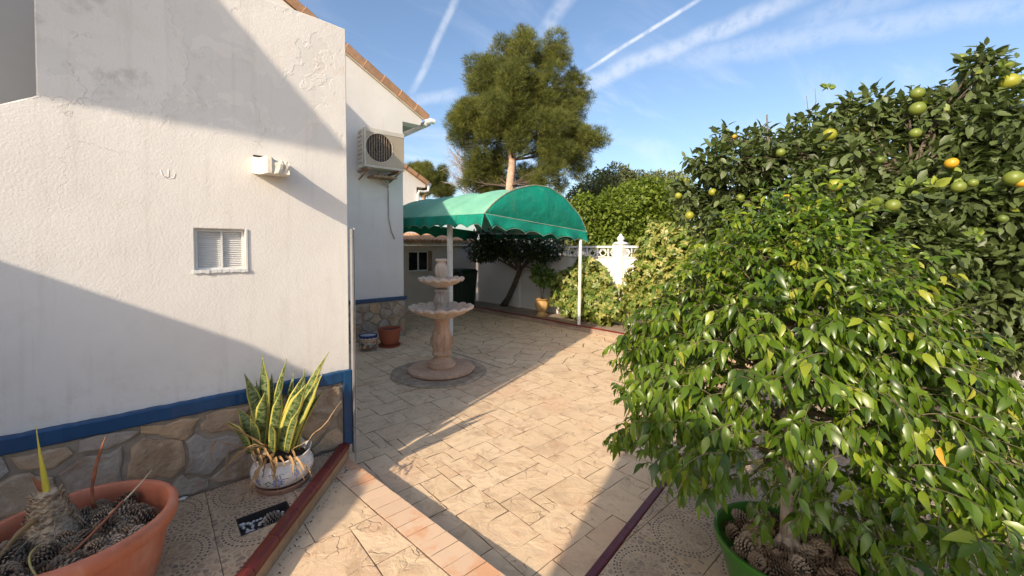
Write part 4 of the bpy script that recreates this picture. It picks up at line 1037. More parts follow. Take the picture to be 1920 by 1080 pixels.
# broad bright green tree and greyer tree beyond the wall
tb4 = at(1190, 500, 13)
tree('broadleaf_tree', 'bright green broad tree beyond the lattice-topped wall', 'tree', (tb4.x, tb4.y, 0), blobs_px([(1110,400,12.5,.65),(1150,385,12.6,.7),(1190,370,13,.75),(1230,365,13,.7),(1140,425,12.2,.7),(1190,410,12.4,.85),(1240,400,12.6,.8),(1100,440,12.4,.5),(1210,440,12.3,.8),(1265,365,13.2,.55),(1290,400,13,.8),(1160,450,12.2,.6),(1250,440,12.6,.7)]),
     BRIGHT, L_SMALL, 24000, .15, BARKD, [Vector((tb4.x, tb4.y, 0)), at(1192, 470, 13), at(1195, 440, 13), at(1195, 400, 13)], [.2, .16, .12, .06], down=.2, shell=(.5, 1.35), sub=6)
tb5 = at(1150, 490, 24)
tree('grey_green_tree', 'grey-green wispy tree behind the bright green one', 'tree', (tb5.x, tb5.y, 0), blobs_px([(1095,372,23,.9),(1125,350,24,1.0),(1155,335,24,.9),(1180,345,24,.9),(1140,365,23,1.1),(1075,378,23,.5),(1200,350,24,.8),(1245,350,23,.9),(1225,345,24,.7),(1270,345,23,.7)]),
     OLIVEL, L_SMALL, 15000, .20, BARKD, [Vector((tb5.x, tb5.y, 0)), at(1150, 420, 24), at(1150, 380, 24)], [.25, .2, .1], shell=(.3, 1.15), twigs=4)
tb6 = at(1120, 500, 16)
tree('dark_hedge_tree', 'dark low tree just beyond the wall, right of the canopy', 'tree', (tb6.x, tb6.y, 0), blobs_px([(1090,440,13.4,.5),(1120,452,13.2,.45),(1075,450,13.4,.5),(1150,455,13.4,.4),(1180,460,13.4,.35)]),
     OLIVEL, L_SMALL, 6000, .12, BARKD, [Vector((tb6.x, tb6.y, 0)), at(1118, 480, 16), at(1118, 460, 16)], [.12, .1, .05])
# leaning dark tree under the canopy
dk = thing('leaning_tree', 'dark leaning tree growing from the shaded bed under the canopy', 'tree', (7.24, 8.45, .1))
tp = [Vector((7.22, 8.50, .08)), Vector((7.20, 8.25, .35)), Vector((7.16, 7.95, .75)), Vector((7.12, 7.72, 1.10)), Vector((7.05, 7.70, 1.40)), Vector((6.95, 7.85, 1.62))]
MB().tube(tp, [.10, .075, .07, .065, .055, .03], 10).build('trunk', BARKD, dk, smooth=True)
rr = random.Random(2); bm_ = MB()
dbl = [(6.7,8.7,1.75,.5),(6.9,8.2,1.85,.5),(7.0,7.6,1.8,.5),(6.8,9.0,1.6,.35),(7.1,7.0,1.8,.45),(6.9,6.8,1.6,.3),(6.6,8.3,1.7,.4),(7.2,8.6,2.0,.45),(7.1,6.6,1.7,.35)]
for b in dbl: bm_.tube(wob_path(rr.choice(tp[3:]), b[:3], 6, .1, rr), [.035*(1-.7*i/6) for i in range(7)], 6, False)
bm_.tube([tp[3], (7.0, 7.4, 1.25), (6.95, 7.25, 1.35)], [.04, .03, .02], 6).tube([(7.0, 7.4, 1.25), (6.95, 7.1, 1.2)], [.02, .01], 5)
bm_.tube([(7.1,7.7,1.45), (6.95, 8.3, 1.60), (6.8, 8.8, 1.62)], [.04, .03, .015], 6)
bm_.build('branches', BARKD, dk, smooth=True)
P, D, N_, S, k, r = blob_leaves(dbl, 6000, .10, .4)
bake('crown', leaf_mat('dark glossy leaf', [(0, (.02, .035, .012)), (.6, (.05, .075, .02)), (1, (.10, .13, .04))], .4, .2, 1.3), dk, L_SMALL, P, D, N_, S, np.clip(RNG.normal(.4, .2, 6000), 0, 1))['kind'] = 'stuff'

# variegated shrubs in the far bed: rosettes of drooping leaflets
def shrub(label, base, blobs, nros, size, yellow, group):
    t = thing('variegated_shrub', label, 'shrub', base, group); rr = random.Random(nros)
    bm_ = MB()
    for b in blobs:
        for k in range(4): bm_.tube(wob_path(Vector(base)+Vector((rr.uniform(-.1, .1), rr.uniform(-.1, .1), 0)), Vector(b[:3])+Vector(sphere(1)[0])*b[3]*.6, 6, .08, rr), [.012*(1-.6*i/6) for i in range(7)], 5, False)
    bm_.build('stems', TWIG, t)
    P, D, N_, S, k, r = blob_leaves(blobs, nros, 1, .1, (.5, 1.02), .9, 1.0); nl = 7
    ax = norm(D+np.array([0, 0, .5])); a1 = norm(np.cross(ax, sphere(nros))); a2 = np.cross(ax, a1)
    P2 = []; D2 = []; N2 = []; kt = RNG.uniform(-.12, .12, nros); tn = []
    for j in range(nl):
        an = 2*math.pi*j/nl+RNG.uniform(-.2, .2, nros); rad = a1*np.cos(an)[:, None]+a2*np.sin(an)[:, None]
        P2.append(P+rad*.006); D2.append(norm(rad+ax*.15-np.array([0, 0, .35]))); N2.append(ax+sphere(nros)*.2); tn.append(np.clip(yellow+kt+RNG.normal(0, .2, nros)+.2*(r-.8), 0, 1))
    P2 = np.concatenate(P2); D2 = np.concatenate(D2); N2 = np.concatenate(N2); tn = np.concatenate(tn)
    S2 = RNG.uniform(size*.7, size*1.2, len(P2))
    split_leaves(CROTON, t, L_ORANGE, P2, D2, N2, S2, tn, 120)
shrub('yellow variegated shrub behind the white canopy post', (7.05, 5.6, .1), [(7.05,5.9,.55,.40),(7.0,5.55,.50,.40),(7.05,5.25,.55,.38),(7.1,5.7,.95,.42),(7.05,5.35,1.0,.38),(7.15,6.1,.95,.34),(7.1,5.55,1.30,.28),(6.95,5.0,.40,.30),(7.0,6.2,.6,.3),(7.1,5.0,.7,.25),(7.1,4.75,.4,.2)], 1250, .105, .52, 'variegated shrubs in the far bed')
shrub('taller yellowing shrub between the finial and the orange tree', (6.95, 3.9, .1), [(6.95,3.8,.7,.42),(6.9,4.1,.7,.36),(6.95,3.6,1.1,.45),(7.0,4.1,1.15,.34),(6.9,3.7,1.5,.45),(7.0,4.0,1.65,.30),(6.95,3.5,1.85,.38),(6.9,3.2,1.2,.5),(6.9,3.2,1.7,.45),(7.0,4.3,.9,.28),(6.9,3.1,.7,.4),(6.9,3.75,2.0,.22)], 1900, .10, .60, 'variegated shrubs in the far bed')
# urn with young plant
up_ = thing('clay_urn', 'ochre clay urn standing on the far bed beside the yellow shrub', 'urn', (6.86, 6.66, .1))
MB().lathe([(.14, 0), (.145, .02), (.13, .04), (.095, .07), (.085, .10), (.11, .13), (.15, .19), (.165, .26), (.155, .33), (.13, .36), (.155, .375), (.165, .40), (.15, .405), (.13, .36)], (6.86, 6.66, .1), 40, lambda i, t: (1+.03*math.cos(8*t) if 5 <= i <= 8 else 1, 0)).build('body', plain('ochre clay', (.58, .36, .14), (.45, .25, .09), .75, 5), up_, smooth='auto')
MB().lathe([(.0, .375), (.14, .375)], (6.86, 6.66, .1), 20).build('soil', SOIL, up_)
yp = thing('potted_plant', 'young leafy plant with thin stem in the ochre urn', 'plant', (6.86, 6.66, .47))
MB().tube([(6.86, 6.66, .47), (6.85, 6.70, .8), (6.87, 6.68, 1.05)], .012, 6).tube([(6.87, 6.66, .47), (6.90, 6.60, .95)], .009, 5).build('stem', TWIG, yp)
P, D, N_, S, k, r = blob_leaves([(6.88,6.65,1.05,.24),(6.9,6.5,1.0,.2),(6.85,6.75,1.2,.16)], 420, .13, .5)
bake('leaves', CROTON, yp, L_ORANGE, P, D, N_, S, np.clip(RNG.normal(.3, .15, 420), 0, 1))['kind'] = 'stuff'
# wheelie bin
bn = thing('wheelie_bin', 'dark green wheelie bin against the wall behind the fountain', 'bin', (6.42, 9.25, 0))
DG = plain('dark green plastic', (.012, .035, .022), (.008, .022, .015), .5)
def frus(x0, x1, y0, y1, z0, X0, X1, Y0, Y1, z1): return MB().add([(x0,y0,z0),(x1,y0,z0),(x1,y1,z0),(x0,y1,z0),(X0,Y0,z1),(X1,Y0,z1),(X1,Y1,z1),(X0,Y1,z1)], [(0,3,2,1),(4,5,6,7),(0,1,5,4),(1,2,6,5),(2,3,7,6),(3,0,4,7)])
frus(6.20, 6.62, 9.02, 9.52, .08, 6.13, 6.69, 8.95, 9.58, 1.03).build('body', DG, bn, bevel=.02)
frus(6.11, 6.71, 8.92, 9.62, 1.035, 6.17, 6.66, 8.98, 9.56, 1.12).build('lid', DG, bn, bevel=.02)
MB().tube([(6.2, 9.66, 1.03), (6.62, 9.66, 1.03)], .018, 8).build('handle', DG, bn)
for xx in (6.16, 6.64): MB().tube([(xx, 9.50, .10), (xx+.05, 9.50, .10)], .10, 16).build('wheel', DARK, bn)

# ------------------------------------------------------------------ pots by the gable wall
cp = thing('ceramic_pot', 'small white and blue painted ceramic pot beside the clay pot', 'pot', (2.66, 6.60, 0))
def m_cer(q):
    c = obj_co(q); s = q.n('ShaderNodeSeparateXYZ', {0: c}); z = s.outputs[2]
    a = q.m('ARCTAN2', q.m('SUBTRACT', s.outputs[1], 6.60), q.m('SUBTRACT', s.outputs[0], 2.66))
    cell = q.n('ShaderNodeTexVoronoi', {'Vector': q.n('ShaderNodeCombineXYZ', {0: q.m('MULTIPLY', a, 3.4), 1: q.m('MULTIPLY', z, 22.0), 2: 0.0}).outputs[0], 'Scale': 1.0}).outputs['Color']
    t = q.n('ShaderNodeSeparateColor', {0: cell}).outputs[0]
    pat = q.ramp(t, [(0, (.6, .55, .45)), (.3, (.05, .06, .12)), (.5, (.55, .48, .38)), (.7, (.35, .12, .05)), (1, (.08, .14, .10))])
    col = q.mix(q.m('MULTIPLY', q.rng(z, .04, .05), q.m('SUBTRACT', 1.0, q.rng(z, .155, .16))), (.36, .20, .12), pat)
    col = q.mix(q.m('MULTIPLY', q.rng(z, .165, .17), q.m('SUBTRACT', 1.0, q.rng(z, .19, .195))), col, (.58, .42, .26))
    scl = q.m('ADD', .225, q.m('MULTIPLY', q.m('ABSOLUTE', q.m('SINE', q.m('MULTIPLY', a, 7.0))), -.014))
    col = q.mix(q.rng(z, .20, .203), col, (.66, .62, .55))
    col = q.mix(q.m('GREATER_THAN', z, scl), col, (.03, .04, .16))
    return bsdf(q, col, .25, None)
MB().lathe([(.09, .02), (.12, .04), (.143, .09), (.147, .14), (.14, .18), (.142, .19), (.145, .24), (.150, .25), (.145, .26), (.125, .255), (.12, .22), (.05, .21)], (2.66, 6.60, 0), 40).build('body', mat('painted ceramic', m_cer), cp, smooth='auto')
MB().lathe([(.0, .248), (.128, .25)], (2.66, 6.60, 0), 32).build('cloth_top', plain('pale lining', (.45, .45, .48), None, .8), cp)
MB().lathe([(.10, 0), (.125, .004), (.14, .018), (.13, .02), (.1, .01)], (2.66, 6.60, 0), 32).build('saucer', plain('cream saucer', (.55, .5, .42), None, .4), cp, smooth='auto')
tp_ = thing('clay_pot', 'plain reddish clay flower pot on a saucer beside the gable plinth', 'pot', (3.05, 6.63, 0))
MB().lathe([(.12, .025), (.145, .05), (.165, .13), (.178, .22), (.180, .26), (.192, .263), (.196, .31), (.188, .318), (.175, .315), (.168, .26), (.05, .25)], (3.05, 6.63, 0), 44).build('body', TERRA2, tp_, smooth='auto')
MB().lathe([(.15, 0), (.17, .004), (.19, .035), (.18, .037), (.16, .02)], (3.05, 6.63, 0), 40).build('saucer', TERRA2, tp_, smooth='auto')
MB().lathe([(.0, .27), (.168, .272)], (3.05, 6.63, 0), 32).build('soil', SOIL, tp_)

# ------------------------------------------------------------------ pine cones
def cone_mesh(seed, squash=1.0, opened=1.0):
    rr = random.Random(seed); mb = MB(); tint = []
    mb.lathe([(.003, 0), (.012, .008), (.016, .03), (.012, .055), (.003, .068)], n=8); tint += [.0]*len(mb.v)
    n = 88
    for i in range(n):
        t = (i+.5)/n; a = i*2.39996; z = .004+.066*t; R = .023*math.sin(math.pi*(t*.86+.10))**.7+.003; el = .9-1.5*t*opened+.2
        el = math.radians(-25+95*t)
        d = Vector((math.cos(a)*math.cos(el), math.sin(a)*math.cos(el), math.sin(el))); s = Vector((-math.sin(a), math.cos(a), 0)); u = d.cross(s)*-1
        b = Vector((0, 0, z))+Vector((math.cos(a), math.sin(a), 0))*R*.35; L = (.013+.006*math.sin(math.pi*t))*rr.uniform(.85, 1.15); w = L*.46
        tip = b+d*L+Vector((math.cos(a), math.sin(a), 0))*R*.35; k = len(mb.v)
        th = .0022
        mb.v += [tuple(b), tuple(tip-s*w-u*.0), tuple(tip+s*w), tuple(tip+d*.003+u*th), tuple(tip-u*th)]
        mb.f += [(k, k+1, k+3), (k, k+3, k+2), (k, k+4, k+1), (k, k+2, k+4), (k+1, k+4, k+3), (k+3, k+4, k+2)]
        tint += [.1, .75, .75, 1.0, .9]
    me = mb.mesh('pine_cone'); at_ = me.attributes.new('tint', 'FLOAT', 'POINT'); at_.data.foreach_set('value', tint)
    me.materials.append(CONEM); return me
def m_cone(q):
    a = q.n('ShaderNodeAttribute', attribute_name='tint').outputs['Fac']; r = rnd(q)
    dk_ = q.mix(r, (.028, .017, .011), (.06, .038, .025)); lt = q.ramp(r, [(0, (.22, .145, .09)), (.6, (.36, .26, .17)), (1, (.52, .42, .31))])
    return bsdf(q, q.mix(q.rng(a, .2, 1.0), dk_, lt), .75, q.noise(obj_co(q), 200, 2), .3, .001)
CONEM = mat('pine cone scale', m_cone)
CONES = [cone_mesh(k) for k in range(5)]
def cones(cx, cy, z, R, n, label, seed, layers=2, avoid=None, sc=1.0):
    rr = random.Random(seed); placed = []
    for lay in range(layers):
        tries = 0
        while len([p for p in placed if p[3] == lay]) < n[lay] and tries < 4000:
            tries += 1; a = rr.uniform(0, 2*math.pi); r = R*math.sqrt(rr.random()); x, y = cx+r*math.cos(a), cy+r*math.sin(a)
            if avoid and math.hypot(x-avoid[0], y-avoid[1]) < avoid[2]: continue
            if all(math.hypot(x-p[0], y-p[1]) > .048*sc for p in placed if p[3] == lay): placed.append((x, y, z+lay*.026, lay))
    for (x, y, zz, lay) in placed:
        o = bpy.data.objects.new('pine_cone', CONES[rr.randrange(5)]); COL.objects.link(o)
        th = rr.uniform(1.0, 1.9); o.rotation_euler = (th, rr.uniform(-.4, .4), rr.uniform(0, 6.28)); s = rr.uniform(.95, 1.35)*sc; o.scale = (s, s, s)
        o.location = (x, y, zz)
        tag(o, label, 'pine cone', label.replace('brown pine cone', 'pine cones'))

# ------------------------------------------------------------------ big terracotta planter with the dying cycad
BX, BYp, BR, BT = -.257, 2.390, .327, .58
bp = thing('plastic_planter', 'large orange terracotta-coloured planter at the lower left', 'planter', (BX, BYp, BZ))
MB().lathe([(.225, 0), (.235, .012), (.262, .10), (.285, .22), (.296, .285), (.302, .292), (.318, .295), (.324, .302), (.327, .33), (.327, .348), (.320, .358), (.308, .362), (.296, .358), (.288, .345), (.283, .31), (.276, .24), (.10, .236)], (BX, BYp, BZ), 96).build('body', PLANTER, bp, smooth='auto')
MB().lathe([(.0, .255), (.14, .256), (.281, .252)], (BX, BYp, BZ), 40).build('soil', SOIL, bp)
cones(BX, BYp, BZ+.268, .222, (64, 40), 'brown pine cone lying among others in the orange planter', 5, avoid=(-.325, 2.50, .085), sc=.80)
# stump: shaggy scaled trunk
cy = thing('cycad', 'dying cycad stump with one yellow spear leaf in the orange planter', 'plant', (-.335, 2.49, .47))
def m_scale(q):
    c = obj_co(q); n = q.noise(c, 30, 5, .7)
    col = q.mix(q.rng(n, .42, .72), (.56, .43, .29), (.15, .09, .055)); return bsdf(q, col, .85, q.m('ADD', n, q.noise(scal(q, c, (1, 1, 2)), 80, 3)), .9, .006)
SCALE = mat('shaggy cycad bark', m_scale)
CXs, CYs = -.325, 2.50
lean = Vector((-.10, .02, 1)).normalized()
base = Vector((CXs, CYs, .46))
MB().tube([base+lean*t*1.0 for t in (0, .06, .12, .18, .235)], [.098, .086, .066, .046, .034], 14).build('stump', SCALE, cy, smooth=True)
rr = random.Random(9); sc_ = MB()
for i in range(170):
    t = i/170; a = i*2.39996; h = .235*t; r = .102-.066*t
    p = base+lean*h+Vector((math.cos(a), math.sin(a), 0))*r*.9; d = Vector((math.cos(a), math.sin(a), .9+rr.uniform(-.5, .5))).normalized(); s = Vector((-math.sin(a), math.cos(a), 0)); L = rr.uniform(.012, .024); w = rr.uniform(.010, .018)
    k = len(sc_.v); sc_.v += [tuple(p-s*w), tuple(p+s*w), tuple(p+d*L+s*w*.5), tuple(p+d*L-s*w*.5), tuple(p+d*L*.6+Vector((d.x, d.y, 0))*.008), tuple(p-Vector((0, 0, .012)))]
    sc_.f += [(0+k, 5+k, 4+k), (5+k, 1+k, 4+k), (1+k, 2+k, 4+k), (2+k, 3+k, 4+k), (3+k, 0+k, 4+k)]
sc_.build('bark_scales', SCALE, cy)
def ribbon(pts, wid, tint, side=None, fold=.15, rows=None):
    "a strap leaf along pts; wid list of half-widths"
    mb = MB(); pts = [Vector(p) for p in pts]; n = len(pts)
    side = Vector(side) if side is not None else None; uv = []
    for i, p in enumerate(pts):
        d = (pts[min(i+1, n-1)]-pts[max(i-1, 0)]).normalized(); s = side if side is not None else Vector((0, 0, 1))
        s = (s-d*s.dot(d)).normalized(); u = d.cross(s)
        for j in (-1, -.6, 0, .6, 1): mb.v.append(tuple(p+s*wid[i]*j+u*(fold*wid[i]*(abs(j)**1.5)))); uv.append((j, i/(n-1)))
    for i in range(n-1):
        for j in range(4): a = i*5+j; mb.f.append((a, a+1, a+6, a+5))
    return mb, uv
def strap(name, pts, wid, m, parent, side=None, fold=.15, tint=.5, thick=.0015):
    mb, uv = ribbon(pts, wid, tint, side, fold); me = mb.mesh(name)
    a = me.attributes.new('strap', 'FLOAT_VECTOR', 'POINT'); a.data.foreach_set('vector', [c for (j, t) in uv for c in (j, t, tint)])
    b = me.attributes.new('tint', 'FLOAT', 'POINT'); b.data.foreach_set('value', [tint]*len(uv))
    o = link(name, me, m, parent, True)
    if thick: s = o.modifiers.new('thick', 'SOLIDIFY'); s.thickness = thick; s.offset = 0
    return o
def curve(p0, p1, p2, n=9):
    p0, p1, p2 = Vector(p0), Vector(p1), Vector(p2); return [p0*(1-t)**2+p1*2*t*(1-t)+p2*t*t for t in [i/(n-1) for i in range(n)]]
YEL = plain('yellow spear leaf', (.62, .50, .06), (.50, .44, .05), .45, 8)
REDB = plain('red brown dry leaf', (.20, .055, .03), (.30, .12, .06), .7, 12)
top = base+lean*.235
strap('spear_leaf', curve(top+Vector((0, 0, -.02)), top+Vector((-.010, 0, .10)), top+Vector((-.018, .0, .285)), 10), [.014, .016, .016, .014, .012, .009, .006, .0035, .002, .0008], YEL, cy, (RT.x, RT.y, 0), .5)
strap('dry_leaf', curve(top+Vector((.0, .02, -.03)), top+Vector((-.03, .03, .03)), top+Vector((-.035, .03, .065)), 8), [.016, .02, .022, .02, .016, .01, .006, .002], REDB, cy, (RT.x, RT.y, 0), .4)
strap('dry_leaf', curve((-.215, 2.52, .56), (-.23, 2.50, .70), (-.165, 2.46, .885), 12), [.012, .009, .007, .008, .006, .008, .010, .007, .008, .006, .004, .001], REDB, cy, (RT.x, RT.y, .3), .6)
STRAW = plain('pale straw stalk', (.58, .50, .36), (.42, .34, .22), .7, 14)
MB().tube(curve((-.16, 2.42, .56), (-.09, 2.44, .60), (-.02, 2.46, .685), 10), [.004]*6+[.0035, .003, .0025, .002], 6).build('dry_stalk', STRAW, cy, smooth=True)
MB().tube(curve((-.30, 2.14, .50), (-.40, 2.26, .60), (-.33, 2.38, .545), 12), .0035, 6).build('dry_stalk', plain('yellow green stalk', (.45, .38, .14), None, .6), cy, smooth=True)
MB().tube(curve((-.26, 2.24, .53), (-.18, 2.33, .56), (-.115, 2.42, .60), 8), .0055, 6).build('dry_stalk', plain('rust stalk', (.38, .13, .06), None, .7), cy, smooth=True)
strap('dry_leaf', curve((-.36, 2.44, .62), (-.43, 2.40, .59), (-.47, 2.33, .50), 9), [.012, .012, .011, .01, .009, .008, .006, .004, .002], DRYL, cy, (0, 0, 1), .5, .6)
for k in range(7):
    a = rr.uniform(0, 6.28); p = base+Vector((math.cos(a)*.05, math.sin(a)*.05, rr.uniform(.05, .16))); e = base+Vector((math.cos(a)*rr.uniform(.10, .2), math.sin(a)*rr.uniform(.1, .2), rr.uniform(.02, .10)))
    MB().tube(curve(p, (p+e)/2+Vector((0, 0, .04)), e, 6), .0022, 5).build('root_fibre', BARK, cy, smooth=True)
strap('dry_leaf', curve(base+Vector((.05, -.02, .16)), base+Vector((.08, -.03, .10)), base+Vector((.09, -.035, .02)), 7), [.010, .012, .012, .010, .008, .006, .003], plain('grey brown dry leaf', (.22, .17, .12), None, .8), cy, (0, 1, .2), .5)

# ------------------------------------------------------------------ snake plant in its painted pot
SX, SY = .592, 2.845
sp_ = thing('painted_pot', 'white glazed pot with blue flowers holding the snake plant', 'pot', (SX, SY, BZ))
def m_paint(q):
    c = obj_co(q); s = q.n('ShaderNodeSeparateXYZ', {0: c})
    a = q.m('ARCTAN2', q.m('SUBTRACT', s.outputs[1], SY), q.m('SUBTRACT', s.outputs[0], SX)); z = s.outputs[2]
    col = q.mix(q.rng(q.noise(c, 12, 4), .4, .7), (.74, .71, .68), (.62, .58, .54))
    for (a0, z0, R_, petals, cc) in ((-1.95, .305, .030, 7, (.12, .18, .50)), (-2.02, .345, .017, 5, (.50, .45, .10)), (-1.35, .335, .018, 6, (.12, .18, .5)), (-2.6, .32, .018, 6, (.12, .18, .5))):
        u = q.m('MULTIPLY', q.m('SUBTRACT', a, a0), .17); v = q.m('SUBTRACT', z, z0)
        rad = q.m('SQRT', q.m('ADD', q.m('MULTIPLY', u, u), q.m('MULTIPLY', v, v))); th = q.m('ARCTAN2', v, u)
        edge = q.m('MULTIPLY', q.m('ADD', .62, q.m('MULTIPLY', q.m('ABSOLUTE', q.m('SINE', q.m('MULTIPLY', th, petals/2))), .38)), R_)
        ins = q.m('LESS_THAN', rad, edge); core = q.m('LESS_THAN', rad, R_*.22)
        tone = q.mix(q.rng(rad, 0, R_), (.45, .5, .75), cc); col = q.mix(q.m('MULTIPLY', ins, .9), col, tone); col = q.mix(core, col, (.6, .5, .1))
    # trailing scrolls
    pc = q.n('ShaderNodeCombineXYZ', {0: q.m('MULTIPLY', a, .17), 1: z, 2: 0.0}).outputs[0]
    e = q.n('ShaderNodeTexVoronoi', {'Vector': q.vm('ADD', pc, scal(q, q.noise(pc, 18, 2, .5, 0, 1), (.04,)*3)), 'Scale': 17.0}, feature='DISTANCE_TO_EDGE').outputs[0]
    scr = q.m('MULTIPLY', q.m('SUBTRACT', 1.0, q.rng(e, .015, .035)), q.m('MULTIPLY', q.rng(q.noise(pc, 22, 1), .52, .56), q.m('MULTIPLY', q.rng(z, .255, .27), q.m('SUBTRACT', 1.0, q.rng(z, .375, .39)))))
    col = q.mix(q.m('MULTIPLY', scr, .8), col, (.10, .14, .30))
    lv = q.m('MULTIPLY', q.rng(q.noise(pc, 55, 1), .64, .67), q.m('MULTIPLY', q.rng(z, .28, .30), q.m('SUBTRACT', 1.0, q.rng(z, .35, .37))))
    col = q.mix(lv, col, (.10, .16, .06))
    return bsdf(q, col, .12, None, spec=.6)
sc8 = lambda i, t: ((1+.035*math.cos(9*t), .008*math.cos(9*t)) if 8 <= i <= 11 else (1, 0))
MB().lathe([(.085, .022), (.12, .028), (.158, .055), (.176, .095), (.174, .13), (.158, .16), (.148, .172), (.150, .18), (.158, .192), (.164, .204), (.160, .208), (.150, .196), (.138, .172), (.145, .13), (.05, .12)], (SX, SY, BZ), 108, sc8).build('body', mat('painted glaze', m_paint), sp_, smooth='auto')
MB().lathe([(.12, 0), (.145, .004), (.157, .03), (.150, .034), (.14, .02)], (SX, SY, BZ), 48).build('saucer', plain('dusty clay saucer', (.40, .22, .15), None, .8), sp_, smooth='auto')
MB().lathe([(.0, .16), (.139, .158)], (SX, SY, BZ), 32).build('soil', SOIL, sp_)
def m_snake(q):
    g_ = q.n('ShaderNodeAttribute', attribute_name='strap').outputs['Vector']; s = q.n('ShaderNodeSeparateXYZ', {0: g_}); u = q.m('ABSOLUTE', s.outputs[0]); v = s.outputs[1]; tn = s.outputs[2]
    zig = q.noise(q.n('ShaderNodeCombineXYZ', {0: q.m('MULTIPLY', s.outputs[0], .9), 1: q.m('MULTIPLY', v, 26.0), 2: q.m('MULTIPLY', tn, 30.0)}).outputs[0], 1.3, 3, .6, .6)
    green = q.mix(q.rng(zig, .44, .56), (.035, .070, .018), (.20, .24, .09))
    nz = q.noise(obj_co(q), 30, 3)
    edge = q.rng(q.m('ADD', u, q.m('MULTIPLY', q.m('SUBTRACT', nz, .5), .12)), q.m('SUBTRACT', .78, q.m('MULTIPLY', tn, .28)), q.m('SUBTRACT', .86, q.m('MULTIPLY', tn, .28)))
    col = q.mix(edge, green, (.52, .47, .10))
    return bsdf(q, col, .38, None, trans=.12, tcol=(.3, .4, .05))
SNAKE = mat('variegated strap leaf', m_snake)
snk = thing('snake_plant', 'yellow-edged snake plant with withered leaves in the painted pot', 'plant', (SX, SY, BZ+.16))
rr = random.Random(21)
def Q(px, py, d=2.52): return at(px, py, d)
SL = [  # base px, tip px/py, depth shift, half width
    ((495,832),(492,665),.02,.030,.25,.6),((505,835),(538,672),.05,.014,.5,.3),((540,832),(617,660),.0,.020,.95,.5),((500,835),(458,700),-.04,.024,.2,.6),((520,835),(523,708),.10,.022,.15,.6),((545,835),(605,700),-.05,.026,.95,.4),
    ((530,838),(575,720),-.10,.028,.8,.5),((480,838),(445,765),.0,.022,.3,.8),((470,845),(425,790),-.05,.022,.7,.9),((490,840),(497,735),-.10,.024,.3,.5),((515,840),(527,733),-.12,.020,.3,.5),((555,835),(609,730),.05,.016,.3,.8),
    ((550,838),(580,765),.08,.016,.4,.6),((505,838),(510,700),.12,.020,.1,.4),((530,835),(552,695),.14,.018,.2,.4),((512,846),(508,795),-.15,.018,.5,.6),((485,846),(470,785),-.14,.018,.2,.7),((540,842),(560,770),-.14,.016,.7,.5),((498,838),(480,712),.07,.020,.2,.5),((525,836),(568,705),.10,.018,.6,.4),((560,838),(572,690),.12,.016,.4,.3),((478,842),(485,725),.02,.018,.2,.4)]
for (b, t_, dz, w, yel, bow) in SL:
    p0 = Q(b[0]-4, b[1]+6, 2.52+dz*.5); p2 = Q(t_[0], t_[1], 2.52+dz); mid = (p0+p2)/2; mid = mid+Vector((p0.x-p2.x, p0.y-p2.y, 0))*bow*.35+Vector((0, 0, .03))
    n = 14; pts = curve(p0, mid, p2, n); wd = [w*1.5*(.55+.45*math.sin(math.pi*min(1, (i/(n-1))*.78+.16)))*(1 if i < n-4 else (n-1-i)/4*.95+.03) for i in range(n)]
    ang = rr.uniform(-.5, .5); side = RT*math.cos(ang)+FW*math.sin(ang)
    tw = strap('leaf', pts, wd, SNAKE, snk, side, rr.uniform(.2, .55), yel, .003)
for (b, m_, t_, w) in (((500,838),(440,800),(415,792),.005),((498,842),(455,830),(440,858),.006),((505,845),(480,820),(432,860),.006),((500,848),(488,852),(482,905),.009),((502,846),(492,850),(474,925),.011),((510,850),(506,856),(512,900),.008),((512,850),(512,870),(520,920),.007),((498,850),(500,860),(492,895),.007),((540,858),(580,870),(585,895),.005),((535,855),(560,872),(570,902),.005),((490,846),(450,835),(428,872),.007),((505,855),(480,880),(455,935),.006),((500,850),(440,838),(405,826),.005),((405,826),(396,836),(398,870),.005),((545,846),(600,815),(640,752),.0025),((430,846),(424,850),(425,895),.005)):
    d0 = rr.uniform(-.16, -.10)
    pts = curve(Q(b[0], b[1], 2.42), Q(m_[0], m_[1], 2.40+d0*.4), Q(t_[0], t_[1], 2.38+d0*.2), 14)
    pts = [p+Vector((rr.uniform(-1, 1), rr.uniform(-1, 1), rr.uniform(-1, 1)))*.005 for p in pts]
    strap('dry_leaf', pts, [w*(.35+rr.random()*.9)*(1 if i < 11 else .45) for i in range(14)], DRYL, snk, RT*math.cos(rr.uniform(-1, 1))+FW*rr.uniform(-.8, .8), rr.uniform(.4, .9), rr.uniform(.2, .95), .001)
for k in range(12):
    a = Q(rr.uniform(470, 560), rr.uniform(840, 860), rr.uniform(2.32, 2.42)); e = a+Vector((rr.uniform(-.06, .05), rr.uniform(-.06, .02), rr.uniform(-.11, -.03)))
    strap('dry_leaf', curve(a, (a+e)/2+Vector((rr.uniform(-.02, .02), -.02, .03)), e, 7), [.004, .006, .006, .005, .005, .004, .002], DRYL, snk, RT, .8, rr.uniform(.2, .95), .0008)

